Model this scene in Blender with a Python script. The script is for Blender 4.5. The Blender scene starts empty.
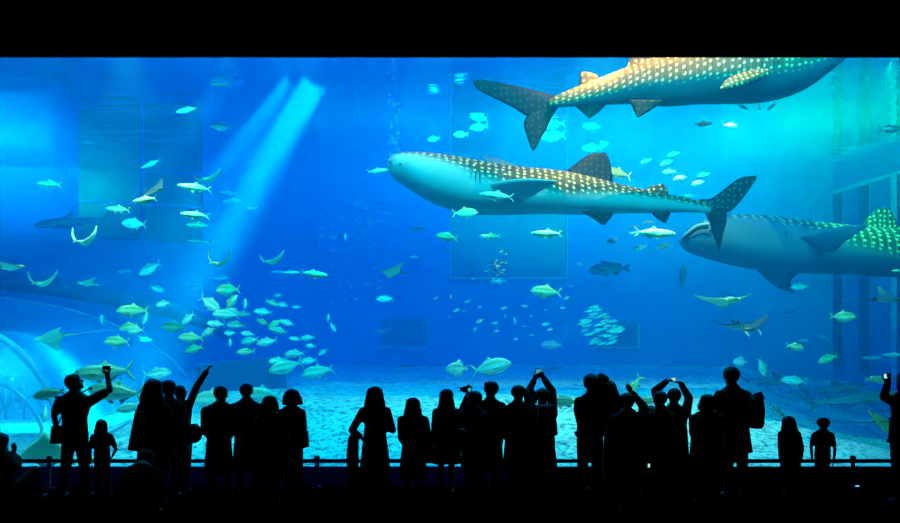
import bpy, bmesh, math, random
from mathutils import Vector, Matrix, Euler
R = random.Random(7)
SC = bpy.context.scene
COL = SC.collection
PI = math.pi
F = 900.0; HZ = 330.0; CAMZ = 2.36           # focal length in pixels, horizon row, eye height

def at(px, py, d):
    """a point of the place: d metres in front of the visitor's eye, seen at px, py"""
    return Vector(((px - 450.0) * d / F, d, CAMZ + (HZ - py) * d / F))

def lerp(a, b, t): return a + (b - a) * t
def interp(tab, x):
    if x <= tab[0][0]: return tab[0][1]
    for (x0, y0), (x1, y1) in zip(tab, tab[1:]):
        if x <= x1: return lerp(y0, y1, (x - x0) / (x1 - x0))
    return tab[-1][1]
def sm(t):
    t = max(0.0, min(1.0, t)); return t * t * (3 - 2 * t)
def scurve(pts, n):
    """Catmull-Rom through points -> n samples"""
    pts = [Vector(p) for p in pts]
    if len(pts) == 2: return [pts[0].lerp(pts[1], i / (n - 1)) for i in range(n)]
    P = [pts[0] * 2 - pts[1]] + pts + [pts[-1] * 2 - pts[-2]]
    out = []
    m = len(pts) - 1
    for i in range(n):
        t = i / (n - 1) * m
        k = min(int(t), m - 1); u = t - k
        a, b, c, d = P[k], P[k + 1], P[k + 2], P[k + 3]
        out.append(0.5 * ((2 * b) + (c - a) * u + (2 * a - 5 * b + 4 * c - d) * u * u + (3 * b - a - 3 * c + d) * u ** 3))
    return out

# ---------------------------------------------------------------- objects
def link(o, parent=None):
    COL.objects.link(o)
    if parent is not None: o.parent = parent
    return o
def tag(o, label, cat, group=None, kind=None):
    if label: o['label'] = label
    if cat: o['category'] = cat
    if group: o['group'] = group
    if kind: o['kind'] = kind
    return o
def empty(name, loc=(0, 0, 0), rot=(0, 0, 0)):
    o = bpy.data.objects.new(name, None); o.empty_display_size = .1
    o.location = loc; o.rotation_euler = rot
    return link(o)
class MB:
    def __init__(s): s.v = []; s.f = []; s.m = []; s.cur = 0
    def add(s, vs, fs):
        b = len(s.v); s.v += [tuple(v) for v in vs]
        s.f += [tuple(b + i for i in f) for f in fs]; s.m += [s.cur] * len(fs)
        return b
    def box(s, c, size, rotz=0, mat=None):
        x, y, z = size[0] / 2, size[1] / 2, size[2] / 2
        M = mat or Matrix.Rotation(rotz, 3, 'Z')
        c = Vector(c)
        vs = [c + M @ Vector((sx * x, sy * y, sz * z)) for sz in (-1, 1) for sy in (-1, 1) for sx in (-1, 1)]
        s.add(vs, [(0, 2, 3, 1), (4, 5, 7, 6), (0, 1, 5, 4), (2, 6, 7, 3), (0, 4, 6, 2), (1, 3, 7, 5)])
    def tube(s, pts, rad, n=8, closed=False):
        pts = [Vector(p) for p in pts]; N = len(pts)
        rad = rad if isinstance(rad, (list, tuple)) else [rad] * N
        up = Vector((0, 0, 1)); rings = []
        prev = None
        for i, p in enumerate(pts):
            t = (pts[min(i + 1, N - 1)] - pts[max(i - 1, 0)])
            if t.length < 1e-9: t = Vector((0, 0, 1))
            t.normalize()
            if prev is None:
                a = t.orthogonal().normalized()
            else:
                a = (prev - t * prev.dot(t))
                a = a.normalized() if a.length > 1e-6 else t.orthogonal().normalized()
            prev = a; b = t.cross(a)
            rings.append([p + (a * math.cos(2 * PI * k / n) + b * math.sin(2 * PI * k / n)) * rad[i] for k in range(n)])
        vs = [v for r in rings for v in r]
        fs = []
        for i in range(N - 1):
            for k in range(n):
                k2 = (k + 1) % n
                fs.append((i * n + k, i * n + k2, (i + 1) * n + k2, (i + 1) * n + k))
        fs.append(tuple(range(n - 1, -1, -1))); fs.append(tuple((N - 1) * n + k for k in range(n)))
        s.add(vs, fs)
    def ball(s, c, r, nu=16, nv=10, mat=None):
        c = Vector(c); r = r if isinstance(r, (tuple, list)) else (r, r, r)
        vs = []; fs = []
        for j in range(nv + 1):
            th = PI * j / nv
            for i in range(nu):
                ph = 2 * PI * i / nu
                q = Vector((r[0] * math.sin(th) * math.cos(ph), r[1] * math.sin(th) * math.sin(ph), r[2] * math.cos(th)))
                if mat: q = mat @ q
                vs.append(c + q)
        for j in range(nv):
            for i in range(nu):
                i2 = (i + 1) % nu
                fs.append((j * nu + i, (j + 1) * nu + i, (j + 1) * nu + i2, j * nu + i2))
        s.add(vs, fs)
    def blade(s, lead, trail, thick, n=14, m=8, nrm=None):
        """closed fin between a leading and a trailing edge, lens-shaped in section"""
        A = scurve(lead, n); B = scurve(trail, n)
        vs = []; W = 2 * m
        for i in range(n):
            a, b = A[i], B[i]
            ch = b - a
            sp = (A[min(i + 1, n - 1)] - A[max(i - 1, 0)]) + (B[min(i + 1, n - 1)] - B[max(i - 1, 0)])
            nn = nrm.copy() if nrm is not None else ch.cross(sp)
            nn = nn.normalized() if nn.length > 1e-9 else Vector((0, 1, 0))
            t = thick * (1 - .75 * i / (n - 1))
            for k in range(W):
                if k <= m: u = k / m; sg = 1
                else: u = (W - k) / m; sg = -1
                h = 0 if k in (0, m) else t * (math.sin(PI * u ** .6)) * .5 + t * .06
                vs.append(a + ch * u + nn * sg * h)
        fs = []
        for i in range(n - 1):
            for k in range(W):
                k2 = (k + 1) % W
                fs.append((i * W + k, i * W + k2, (i + 1) * W + k2, (i + 1) * W + k))
        fs.append(tuple(range(W - 1, -1, -1))); fs.append(tuple((n - 1) * W + k for k in range(W)))
        s.add(vs, fs)
    def build(s, name, mats, parent=None, smooth=True, offset=None):
        me = bpy.data.meshes.new(name)
        off = Vector(offset) if offset is not None else Vector()
        me.from_pydata([Vector(v) - off for v in s.v], [], s.f)
        for m in (mats if isinstance(mats, (list, tuple)) else [mats]): me.materials.append(m)
        if any(s.m): me.polygons.foreach_set('material_index', s.m)
        if smooth: me.polygons.foreach_set('use_smooth', [True] * len(me.polygons))
        me.update()
        bm = bmesh.new(); bm.from_mesh(me); bmesh.ops.recalc_face_normals(bm, faces=bm.faces); bm.to_mesh(me); bm.free()
        o = bpy.data.objects.new(name, me)
        if offset is not None and parent is None: o.location = off
        return link(o, parent)
def struct(o): o['kind'] = 'structure'; return o

# ---------------------------------------------------------------- materials
class N:
    def __init__(s, name):
        s.mat = bpy.data.materials.new(name); s.mat.use_nodes = True
        s.t = s.mat.node_tree; s.t.nodes.clear()
        s.out = s.t.nodes.new('ShaderNodeOutputMaterial')
    def n(s, typ, **kw):
        nd = s.t.nodes.new('ShaderNode' + typ)
        for k, v in kw.items():
            if k.startswith('_'): setattr(nd, k[1:], v)
        for k, v in kw.items():
            if not k.startswith('_'):
                key = int(k[1:]) if k[0] == 'i' and k[1:].isdigit() else k.replace('__', ' ')
                sock = nd.inputs[key]
                if isinstance(v, bpy.types.NodeSocket): s.t.links.new(v, sock)
                else: sock.default_value = v
        return nd
    def math(s, op, a, b=0.0, c=None, clamp=False):
        kw = dict(i0=a, i1=b)
        if c is not None: kw['i2'] = c
        return s.n('Math', _operation=op, _use_clamp=clamp, **kw).outputs[0]
    def mix(s, f, a, b):
        nd = s.t.nodes.new('ShaderNodeMix'); nd.data_type = 'RGBA'
        for i, v in ((0, f), (6, a), (7, b)):
            if isinstance(v, bpy.types.NodeSocket): s.t.links.new(v, nd.inputs[i])
            else: nd.inputs[i].default_value = v if i == 0 else (*v[:3], 1)
        return nd.outputs[2]
    def ss(s, x, a, b, to=(0, 1)):
        return s.n('MapRange', _interpolation_type='SMOOTHSTEP', i0=x, i1=a, i2=b, i3=to[0], i4=to[1]).outputs[0]
    def attr(s, name, out='Fac'):
        return s.n('Attribute', _attribute_name=name).outputs[out]
    def bsdf(s, col, rough=.5, spec=.5, bump=None, bstr=.3, bdist=.02, **kw):
        p = s.n('BsdfPrincipled')
        for k, v in (('Base Color', col), ('Roughness', rough), ('Specular IOR Level', spec)):
            if isinstance(v, bpy.types.NodeSocket): s.t.links.new(v, p.inputs[k])
            else: p.inputs[k].default_value = (*v[:3], 1) if k == 'Base Color' else v
        for k, v in kw.items():
            k = k.replace('__', ' ')
            if isinstance(v, bpy.types.NodeSocket): s.t.links.new(v, p.inputs[k])
            else: p.inputs[k].default_value = v
        if bump is not None:
            b = s.n('Bump', Strength=bstr, Distance=bdist, Height=bump)
            s.t.links.new(b.outputs[0], p.inputs['Normal'])
        s.t.links.new(p.outputs[0], s.out.inputs[0])
        return s.mat
def plain(name, col, rough=.6, spec=.3, nscale=40., var=.12, bstr=.15, metal=0.):
    n = N(name)
    tc = n.n('TexCoord').outputs['Object']
    nz = n.n('TexNoise', Vector=tc, Scale=nscale, Detail=4.).outputs[0]
    c = n.mix(nz, [x * (1 - var) for x in col], [min(1, x * (1 + var)) for x in col])
    return n.bsdf(c, rough, spec, bump=nz, bstr=bstr, bdist=.004, Metallic=metal)
def glow(name, col, strength):
    n = N(name); e = n.n('Emission', Color=(*col, 1), Strength=strength)
    n.t.links.new(e.outputs[0], n.out.inputs[0]); return n.mat
# ================================================================ camera and frame
cam = bpy.data.cameras.new('camera'); cam.sensor_width = 36; cam.lens = 36 * F / 900
cam.shift_y = (HZ - 261.5) / 900; cam.clip_end = 200
camo = link(bpy.data.objects.new('camera', cam)); camo.location = (0, 0, CAMZ); camo.rotation_euler = (PI / 2, 0, 0)
SC.camera = camo
SC.view_settings.view_transform = 'Standard'; SC.view_settings.look = 'None'
SC.view_settings.gamma = 1; SC.view_settings.use_curve_mapping = False
SC.view_settings.exposure = 0.1
cy = SC.cycles
cy.use_denoising = True
try: cy.denoiser = 'OPENIMAGEDENOISE'
except Exception: pass
cy.max_bounces = 6; cy.diffuse_bounces = 2; cy.glossy_bounces = 3; cy.transmission_bounces = 4
cy.volume_bounces = 1; cy.transparent_max_bounces = 16
cy.sample_clamp_indirect = 4.0
w = bpy.data.worlds.new('world'); SC.world = w; w.use_nodes = True
w.node_tree.nodes['Background'].inputs[0].default_value = (.001, .002, .003, 1)
w.node_tree.nodes['Background'].inputs[1].default_value = .2

# ================================================================ the dark hall
WIN = 13.6; WB = 14.2; SURF = 8.36
LIP = CAMZ + (HZ - 467) * WIN / F; WTOP = CAMZ + (HZ - 56.5) * WIN / F
HW = 11.4
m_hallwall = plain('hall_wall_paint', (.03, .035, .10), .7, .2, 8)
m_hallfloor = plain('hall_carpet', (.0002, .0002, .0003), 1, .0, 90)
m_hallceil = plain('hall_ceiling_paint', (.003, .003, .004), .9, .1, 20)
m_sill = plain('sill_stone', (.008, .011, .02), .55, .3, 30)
m_tankedge = plain('tank_edge_render', (.02, .05, .08), .8, .2, 12)
def box_struct(name, lo, hi, m):
    b = MB(); lo = Vector(lo); hi = Vector(hi); b.box((lo + hi) / 2, hi - lo)
    return struct(b.build(name, m, smooth=False))
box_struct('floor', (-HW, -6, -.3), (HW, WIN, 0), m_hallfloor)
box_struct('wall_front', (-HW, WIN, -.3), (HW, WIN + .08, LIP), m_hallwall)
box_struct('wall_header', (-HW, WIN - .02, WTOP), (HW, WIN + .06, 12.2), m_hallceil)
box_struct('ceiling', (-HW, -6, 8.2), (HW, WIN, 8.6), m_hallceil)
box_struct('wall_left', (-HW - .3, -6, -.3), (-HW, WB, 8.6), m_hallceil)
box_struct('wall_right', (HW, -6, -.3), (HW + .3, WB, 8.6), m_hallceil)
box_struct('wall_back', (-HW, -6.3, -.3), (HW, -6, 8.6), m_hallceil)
# the acrylic panes, one per bay, with a fine seam between neighbours
n = N('acrylic_pane')
fr = n.n('Fresnel', IOR=1.12).outputs[0]
mx = n.n('MixShader', i0=fr, i1=n.n('BsdfTransparent', Color=(.985, .995, 1, 1)).outputs[0], i2=n.n('BsdfGlossy', Roughness=.02).outputs[0])
n.t.links.new(mx.outputs[0], n.out.inputs[0]); m_pane = n.mat
n = N('pane_seam')
mx = n.n('MixShader', i0=.07, i1=n.n('BsdfTransparent').outputs[0], i2=n.n('BsdfDiffuse', Color=(.35, .6, .7, 1)).outputs[0])
n.t.links.new(mx.outputs[0], n.out.inputs[0]); m_seam = n.mat
seams = [(p - 450) * WIN / F for p in (-302, -44, 214, 473, 731, 989)]
edges = [-HW] + [s for s in seams if -HW < s < HW] + [HW]
for i, (a, b_) in enumerate(zip(edges, edges[1:])):
    mb = MB()
    for y in (WIN + .09, WB - .02):
        mb.add([(a, y, -.3), (b_, y, -.3), (b_, y, WTOP + .4), (a, y, WTOP + .4)], [(0, 1, 2, 3)])
    struct(mb.build('window_%d' % (i + 1), m_pane, smooth=False))
for i, s in enumerate(seams):
    if abs(s) < HW: box_struct('trim_%d' % (i + 1), (s - .003, WIN + .084, LIP), (s + .003, WIN + .089, WTOP), m_seam)

# ================================================================ the tank
wallpts = [(-26.5, WB), (-24, 24), ((-150 - 450) * 31.5 / F, 31.5), ((80 - 450) * 33.7 / F, 33.7), ((288 - 450) * 35.4 / F, 35.4), ((318 - 450) * 36.0 / F, 36.0),
           ((640 - 450) * 36 / F, 36), ((833 - 450) * 35 / F, 35), ((905 - 450) * 30.5 / F, 30.5), (17.5, 25), (18.5, WB)]
n = N('tank_wall_paint')
tc = n.n('TexCoord').outputs['Object']
nz = n.n('TexNoise', Vector=tc, Scale=.35, Detail=5.).outputs[0]
n2 = n.n('TexNoise', Vector=tc, Scale=6., Detail=4.).outputs[0]
c = n.mix(nz, (.007, .105, .48), (.009, .14, .56)); c = n.mix(n.math('MULTIPLY', n2, .2), c, (.01, .16, .5))
m_tank = n.bsdf(c, .85, .1, bump=n2, bstr=.2)
for i, ((x0, y0), (x1, y1)) in enumerate(zip(wallpts, wallpts[1:])):
    a = Vector((x0, y0, 0)); b = Vector((x1, y1, 0)); t = (b - a).normalized(); nn = Vector((-t.y, t.x, 0)) * .3
    if True:
        mb = MB()
        vs = [Vector((p.x, p.y, z)) for z in (-.6, 9.2) for p in (a, b, b + nn, a + nn)]
        mb.add(vs, [(0, 1, 2, 3), (4, 7, 6, 5), (0, 4, 5, 1), (1, 5, 6, 2), (2, 6, 7, 3), (3, 7, 4, 0)])
        names = ['left', 'left_return', 'left_bend', 'left_back', 'left_corner', 'back', 'right_back', 'right_bend', 'right_return', 'right_side']
        struct(mb.build('wall_tank_' + names[i], m_tank, smooth=False))
# sand bed: a gentle slope falling towards the window, lower on the right
def hn(x, y):
    return (math.sin(x * .9 + .6 * math.sin(y * .7)) * math.sin(y * 1.1 + x * .35) * .5 + .35 * math.sin(x * 2.3 + y * 1.7) * math.sin(y * 2.9 - x * .8) + .2 * math.sin(x * 5.1 - y * 4.3) * math.sin(3.7 * y + x))
def sand_z(x, y):
    px = 450 + x * F / y
    crest = .96
    right = max(0.0, min(1.0, (px - 735) / 165))
    left = sm((250 - px) / 200) * sm((27 - y) / 4)
    zc = lerp(crest, -.05, right * 1.0)
    zc = lerp(zc, .12, left)
    t = sm((y - WB) / 4.6)
    z = lerp(.12, zc, t)
    if right > 0 and y > 17.4:
        z = lerp(z, -.55, right * sm((y - 17.4) / 1.1)) if y < 30 else lerp(z, .5, sm((y - 30) / 4) * right)
    return z + .045 * hn(x, y) * (1 if y < 24 else .6)
mb = MB(); nx, ny = 150, 110
vs = []
for j in range(ny + 1):
    y = WB - .02 + (36.8 - WB) * (j / ny) ** 1.35
    for i in range(nx + 1):
        x = -27 + 46 * i / nx
        vs.append((x, y, sand_z(x, y)))
mb.add(vs, [(j * (nx + 1) + i, j * (nx + 1) + i + 1, (j + 1) * (nx + 1) + i + 1, (j + 1) * (nx + 1) + i) for j in range(ny) for i in range(nx)])
n = N('sand')
tc = n.n('TexCoord').outputs['Object']
nz = n.n('TexNoise', Vector=tc, Scale=2.2, Detail=8., Roughness=.7).outputs[0]
n2 = n.n('TexNoise', Vector=tc, Scale=9., Detail=5., Roughness=.7).outputs[0]
c = n.mix(nz, (.34, .42, .44), (.60, .66, .64)); c = n.mix(n.ss(n2, .47, .62), c, (.11, .15, .16))
h = n.math('ADD', nz, n.math('MULTIPLY', n2, .6))
m_sand = n.bsdf(c, .95, .05, bump=h, bstr=.9, bdist=.12)
o = mb.build('ground_sand', m_sand); struct(o)

# water surface seen from below: beyond the critical angle it mirrors the tank
n = N('water_surface')
tc = n.n('TexCoord').outputs['Object']
mp = n.n('Mapping', Vector=tc, Scale=(.32, 1.0, 1)).outputs[0]
w1 = n.n('TexNoise', Vector=mp, Scale=1.1, Detail=3., Roughness=.55).outputs[0]
w2 = n.n('TexNoise', Vector=mp, Scale=4., Detail=2.).outputs[0]
hh = n.math('ADD', w1, n.math('MULTIPLY', w2, .12))
bp = n.n('Bump', Strength=.3, Distance=.12, Height=hh).outputs[0]
lw = n.n('LayerWeight', Blend=.5, Normal=bp).outputs['Facing']
fac = n.ss(lw, .28, .5, (.04, .97))
mx = n.n('MixShader', i0=fac, i1=n.n('BsdfTransparent').outputs[0], i2=n.n('BsdfGlossy', Color=(.97, .99, 1, 1), Roughness=.05, Normal=bp).outputs[0])
n.t.links.new(mx.outputs[0], n.out.inputs[0])
mb = MB(); pts = [(p[0] * 1.0, p[1]) for p in wallpts]
mb.add([(x, y, SURF) for x, y in pts], [tuple(range(len(pts)))])
struct(mb.build('water_surface', n.mat, smooth=False))
# ceiling above the tank
box_struct('ceiling_tank', (-27, WB, 12.0), (27, 40, 12.2), m_tankedge)

# the water itself
n = N('tank_water')
WS = (.0003, .0118, .0235); WA = (.200, .022, .006)
def coef(node_type, k, extra=0):
    d = max(k)
    nd = n.n(node_type, Density=d)
    nd.inputs['Color'].default_value = (*[(x / d) if node_type == 'VolumeScatter' else 1 - x / d for x in k], 1)
    return nd
sc_ = coef('VolumeScatter', WS); sc_.inputs['Anisotropy'].default_value = 0.15
ab_ = coef('VolumeAbsorption', WA)
ad = n.n('AddShader', i0=sc_.outputs[0], i1=ab_.outputs[0])
n.t.links.new(ad.outputs[0], n.out.inputs['Volume'])
m_water = n.mat
o = box_struct('water_volume', (-28, WB, -1.2), (28, 40.5, SURF - .01), m_water)

# ---- fittings on the tank walls
def onwall(px, py, k, off=.02):
    (x0, y0), (x1, y1) = wallpts[k], wallpts[k + 1]
    # ray from the eye meets wall k
    u = (px - 450) / F
    # (u*d, d): solve
    dx, dy = x1 - x0, y1 - y0
    d = (x0 * dy - y0 * dx) / (u * dy - dx)
    return at(px, py, d - off)
def wallpanel(name, k, quad, m, depth=.12, off=.02):
    q = [onwall(px, py, k, off) for px, py in quad]
    f = [Vector((p.x, p.y - depth, p.z)) for p in q]
    mb = MB(); mb.add(f + q, [(0, 1, 2, 3), (7, 6, 5, 4), (0, 4, 5, 1), (1, 5, 6, 2), (2, 6, 7, 3), (3, 7, 4, 0)])
    return struct(mb.build(name, m, smooth=False))
m_wdark = plain('viewing_window_dark', (.006, .055, .075), .3, .3, 4)
m_wdim = plain('viewing_window_dim', (.012, .075, .24), .4, .3, 4)
m_wline = plain('wall_edge_pale', (.10, .35, .55), .8, .1, 4)
m_pil = plain('tank_pillar', (.003, .025, .09), .8, .1, 4)
m_pil2 = plain('tank_recess', (.008, .10, .38), .8, .1, 4)
wallpanel('window_21', 3, [(80, 236), (141, 240), (141, 172), (80, 168)], m_wdark)
wallpanel('window_22', 3, [(145.5, 240), (202, 243.5), (202, 176), (145.5, 172.5)], m_wdark)
wallpanel('trim_21', 3, [(80, 203), (202, 209), (202, 206), (80, 200)], m_wline, .16)
wallpanel('window_23', 5, [(452, 276), (565, 276), (565, 192), (452, 192)], m_wdim, .05)
wallpanel('trim_23', 5, [(450, 279), (567.5, 279), (567.5, 277.5), (450, 277.5)], m_wline, .08)
wallpanel('trim_24', 5, [(450, 277.5), (451, 277.5), (451, 190), (450, 190)], m_wline, .08)
wallpanel('trim_25', 5, [(566.5, 277.5), (567.5, 277.5), (567.5, 190), (566.5, 190)], m_wline, .08)
wallpanel('window_24', 5, [(382, 345), (427, 345), (427, 319), (382, 319)], m_wdim, .05)
wallpanel('trim_26', 5, [(378, 348.5), (428, 348.5), (428, 347), (378, 347)], m_wline, .1)
wallpanel('window_25', 5, [(596, 345), (637, 345), (637, 323), (596, 323)], m_wdim, .05)
wallpanel('trim_27', 5, [(592, 348.5), (639, 348.5), (639, 347), (592, 347)], m_wline, .1)
wallpanel('trim_28', 5, [(637, 347), (639, 347), (639, 323), (637, 323)], m_wline, .1)
# tall piers and recesses on the right side
wallpanel('wall_recess_near', 7, [(862, 377), (892, 383), (892, 176), (862, 187)], m_pil2, .1)
wallpanel('wall_recess_far', 7, [(836, 371), (858, 376), (858, 189), (836, 197)], m_pil2, .1)
for i, (a, b_) in enumerate(((833, 837), (858, 863), (891, 895))):
    wallpanel('trim_%d' % (31 + i), 7, [(a, 366 + (a - 833) * .2), (b_, 366 + (b_ - 833) * .2), (b_, 196 - (b_ - 833) * .33), (a, 196 - (a - 833) * .33)], m_pil, .5)
for i, a in enumerate((837.6, 863.6, 889.5)):
    wallpanel('trim_%d' % (36 + i), 7, [(a, 366 + (a - 833) * .2), (a + 1.3, 366 + (a - 833) * .2), (a + 1.3, 196 - (a - 833) * .33), (a, 196 - (a - 833) * .33)], m_wline, .42)
wallpanel('trim_34', 7, [(828, 196), (900, 174), (900, 171), (828, 192)], m_wline, .4)

# ================================================================ lights over the tank
def area(name, loc, size, power, col, target=None, spread=180, sy=None):
    l = bpy.data.lights.new(name, 'AREA'); l.energy = power; l.color = col; l.size = size
    if sy: l.shape = 'RECTANGLE'; l.size_y = sy
    l.spread = math.radians(spread)
    o = link(bpy.data.objects.new(name, l)); o.location = loc
    if target is not None:
        o.rotation_euler = (Vector(target) - Vector(loc)).to_track_quat('-Z', 'Y').to_euler()
    return o
def spot(name, loc, target, power, col, angle, blend=.6, rad=.15):
    l = bpy.data.lights.new(name, 'SPOT'); l.energy = power; l.color = col; l.spot_size = math.radians(angle); l.spot_blend = blend; l.shadow_soft_size = rad
    o = link(bpy.data.objects.new(name, l)); o.location = loc
    o.rotation_euler = (Vector(target) - Vector(loc)).to_track_quat('-Z', 'Y').to_euler()
    return o
WARM = (1, .46, .13)
area('skylight', (0, 27, 11.2), 26, 3900, (.02, .05, 1), (0, 27, 0), sy=18)
# added glow for the far water: unseen panels turned to the back of the tank
def back_fill(px, py, d, size, p, c, down=.0, dx=0, sp=66): 
    a = at(px, py, d)
    return area("back_fill_light", a, size, p * .30, c, a + Vector((dx, 1, .30)), sp, sy=1.4)
back_fill(880, 100, 23, 5, 9000, (.12, 1, .14), 0, .1, 120)
back_fill(800, 130, 23.5, 4, 3300, (.02, 1, .25), .0)
back_fill(690, 140, 23.5, 4, 1500, (.02, 1, .45), .0)
back_fill(580, 130, 23.5, 4, 2000, (.02, 1, .6), .0)
back_fill(480, 110, 23.5, 4, 1700, (.02, 1, .65), .0)
back_fill(340, 100, 23.5, 4, 1700, (.02, 1, .65), .0)
back_fill(150, 90, 24, 4, 1500, (.02, 1, .7), .05)
back_fill(-10, 120, 25, 3, 4800, (.02, 1, .75), 0, -.45)
area('front_fill_light', (-1, 14.7, 8.1), 20, 1350, (.02, .9, 1), (-1, 20, 2.5), 110, sy=.5)  # added fill that brightens the near sides of fish and sharks
area('window_strip_light', (-1, 15.0, 8.2), 18, 460, (.01, .85, 1), (-1, 15.3, 0), 76, sy=.6)
for (x0, y0, x1, y1, sz, p) in ((314, 84, 205, 265, .6, 380), (224, 82, 90, 265, .5, 25), (288, 82, 150, 265, .3, 110)):
    a = at(x0, y0, 21.5)
    area('shaft_lamp', a, sz, p, (.0, 1, .72), at(x1, y1, 21.0), 17)
spot('shark_fill', (3.8, 15.9, 11.6), (3.8, 17.5, 7.4), 10500, (1, .40, .08), 68, 1, 0)  # added unseen spots, here and below, tinting the shark backs gold and green
spot('shark_fill', (2.8, 17.3, 8.2), (3.2, 19.0, 5.3), 2300, (1, .42, .08), 90, 1, 0)
spot('shark_fill', (9.6, 19.6, 8.2), (10.0, 21.6, 5.0), 2600, (.25, .9, .18), 52, 1, 0)
spot('shark_fill', (-.3, 17.6, 8.2), (-.5, 18.8, 6.0), 700, (1, .6, .25), 80, 1, 0)
spot('ray_fill', (-5.6, 15.6, 7.6), (-6.0, 16.8, 4.2), 1500, (1, .75, .2), 64, 1, 0)  # added warm spot that yellows the rays and fish at left
spot('dome_lamp', (-10.6, 21.5, 2.0), (-10.4, 23.5, .5), 500, (.1, .8, 1), 160, 1, 0)
spot('dome_lamp', (-11.0, 25.4, .6), (-10.0, 25.0, 4), 1500, (.05, .6, 1), 170, 1, 0)
spot('dome_lamp', (-9.8, 16.2, .3), (-9.9, 17.5, 3), 320, (.05, .75, 1), 170, 1, 0)

area('wall_fill', (-3.0, 13.22, .40), 7.5, 1.6, (.10, .12, 1), (-3.0, 13.6, .1), 160, sy=.02)  # added glow behind the rail so the wall under the window reads navy
# ================================================================ whale sharks
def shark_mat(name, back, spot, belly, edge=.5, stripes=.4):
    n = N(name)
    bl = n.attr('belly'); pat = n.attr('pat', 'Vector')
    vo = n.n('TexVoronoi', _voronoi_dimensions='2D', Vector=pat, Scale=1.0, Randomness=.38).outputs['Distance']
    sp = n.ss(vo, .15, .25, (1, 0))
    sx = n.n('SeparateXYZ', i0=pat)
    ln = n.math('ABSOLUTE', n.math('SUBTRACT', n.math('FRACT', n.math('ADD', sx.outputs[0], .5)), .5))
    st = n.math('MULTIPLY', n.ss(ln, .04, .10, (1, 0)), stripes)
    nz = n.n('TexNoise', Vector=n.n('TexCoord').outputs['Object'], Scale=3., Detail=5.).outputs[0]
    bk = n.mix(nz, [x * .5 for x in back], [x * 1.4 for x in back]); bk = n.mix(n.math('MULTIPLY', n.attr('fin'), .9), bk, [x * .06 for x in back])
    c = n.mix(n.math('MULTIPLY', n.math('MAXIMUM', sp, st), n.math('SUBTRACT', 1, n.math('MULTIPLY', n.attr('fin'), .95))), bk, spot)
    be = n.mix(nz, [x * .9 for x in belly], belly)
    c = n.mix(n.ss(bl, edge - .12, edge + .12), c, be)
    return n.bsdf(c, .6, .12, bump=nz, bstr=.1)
def poly_edge(d, pts, yo=0):  # pixels -> points
    return [at(p[0], p[1], d + (p[2] if len(p) > 2 else 0) + yo) for p in pts]

class Shark:
    def __init__(s, top, bot, dfun, wtab, split, name, flip):
        s.mb = MB(); s.belly = []; s.pat = []; s.finv = []; s.dfun = dfun; s.name = name
        xs0, xs1 = top[0][0], top[-1][0]
        NS, NR = 90, 36
        rings = []
        for i in range(NS + 1):
            u = i / NS
            x = lerp(xs0, xs1, u)
            d = dfun(x)
            yt, yb = interp_s(top, x), interp_s(bot, x)
            c = at(x, (yt + yb) / 2, d); hh = (yb - yt) / 2 * d / F
            hw = interp_s(wtab, u) ; sy = interp(split, u)
            # at the very ends close to a point
            ring = []
            for k in range(NR):
                th = 2 * PI * k / NR
                cx, cz = math.cos(th), math.sin(th)
                ex = .85
                yy = hw * math.copysign(abs(cx) ** ex, cx); zz = hh * math.copysign(abs(cz) ** .9, cz)
                # raised lengthwise ridges on the upper flank
                rg = 0
                for a0 in (.30, .62, .95):
                    for q in (a0, PI - a0):
                        rg += math.exp(-((th - q) / .06) ** 2)
                kf = sm(u / .25) * sm((1 - u) / .12)
                f = 1 + .035 * rg * kf
                ring.append(c + Vector((0, yy * f, zz * f)))
                bfrac = (1 - math.sin(th)) / 2 - sy + .5   # >.5 belly
                s.belly.append(bfrac); s.pat.append((u * 46, (th if th < PI * 1.5 else th - 2 * PI) * 5.2 * (.35 + .65 * min(1, hw / .7)), 0))
            rings.append(ring)
        vs = [v for r in rings for v in r]
        fs = [(i * NR + k, i * NR + (k + 1) % NR, (i + 1) * NR + (k + 1) % NR, (i + 1) * NR + k) for i in range(NS) for k in range(NR)]
        fs.append(tuple(range(NR - 1, -1, -1))); fs.append(tuple(NS * NR + k for k in range(NR)))
        s.mb.add(vs, fs); s.finv = [0.0] * len(vs)
    def fin(s, lead, trail, thick, belly=0.0, n=16, nrm=None, pscale=8.0, dark=1.0):
        b0 = len(s.mb.v)
        s.mb.blade(lead, trail, thick, n=n, m=8, nrm=nrm)
        for v in s.mb.v[b0:]:
            s.finv.append(dark); s.belly.append(belly if not callable(belly) else belly(v)); s.pat.append((v[0] * pscale + .3, v[2] * pscale + v[1] * pscale * .7, 0))
    def build(s, mat, label):
        base = sum((Vector(v) for v in s.mb.v), Vector()) / len(s.mb.v)
        root = empty('whale_shark', base); tag(root, label, 'whale shark')
        o = s.mb.build('body', mat, root, offset=base)
        a = o.data.attributes.new('belly', 'FLOAT', 'POINT'); a.data.foreach_set('value', s.belly)
        a = o.data.attributes.new('fin', 'FLOAT', 'POINT'); a.data.foreach_set('value', s.finv)
        a = o.data.attributes.new('pat', 'FLOAT_VECTOR', 'POINT'); a.data.foreach_set('vector', [x for p in s.pat for x in p])
        s.root = root; s.base = base
        return root
    def part(s, name, mb, mat):
        return mb.build(name, mat, s.root, offset=s.base)
def interp_s(tab, x):
    return scv(tuple(map(tuple, tab)), x)
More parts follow.
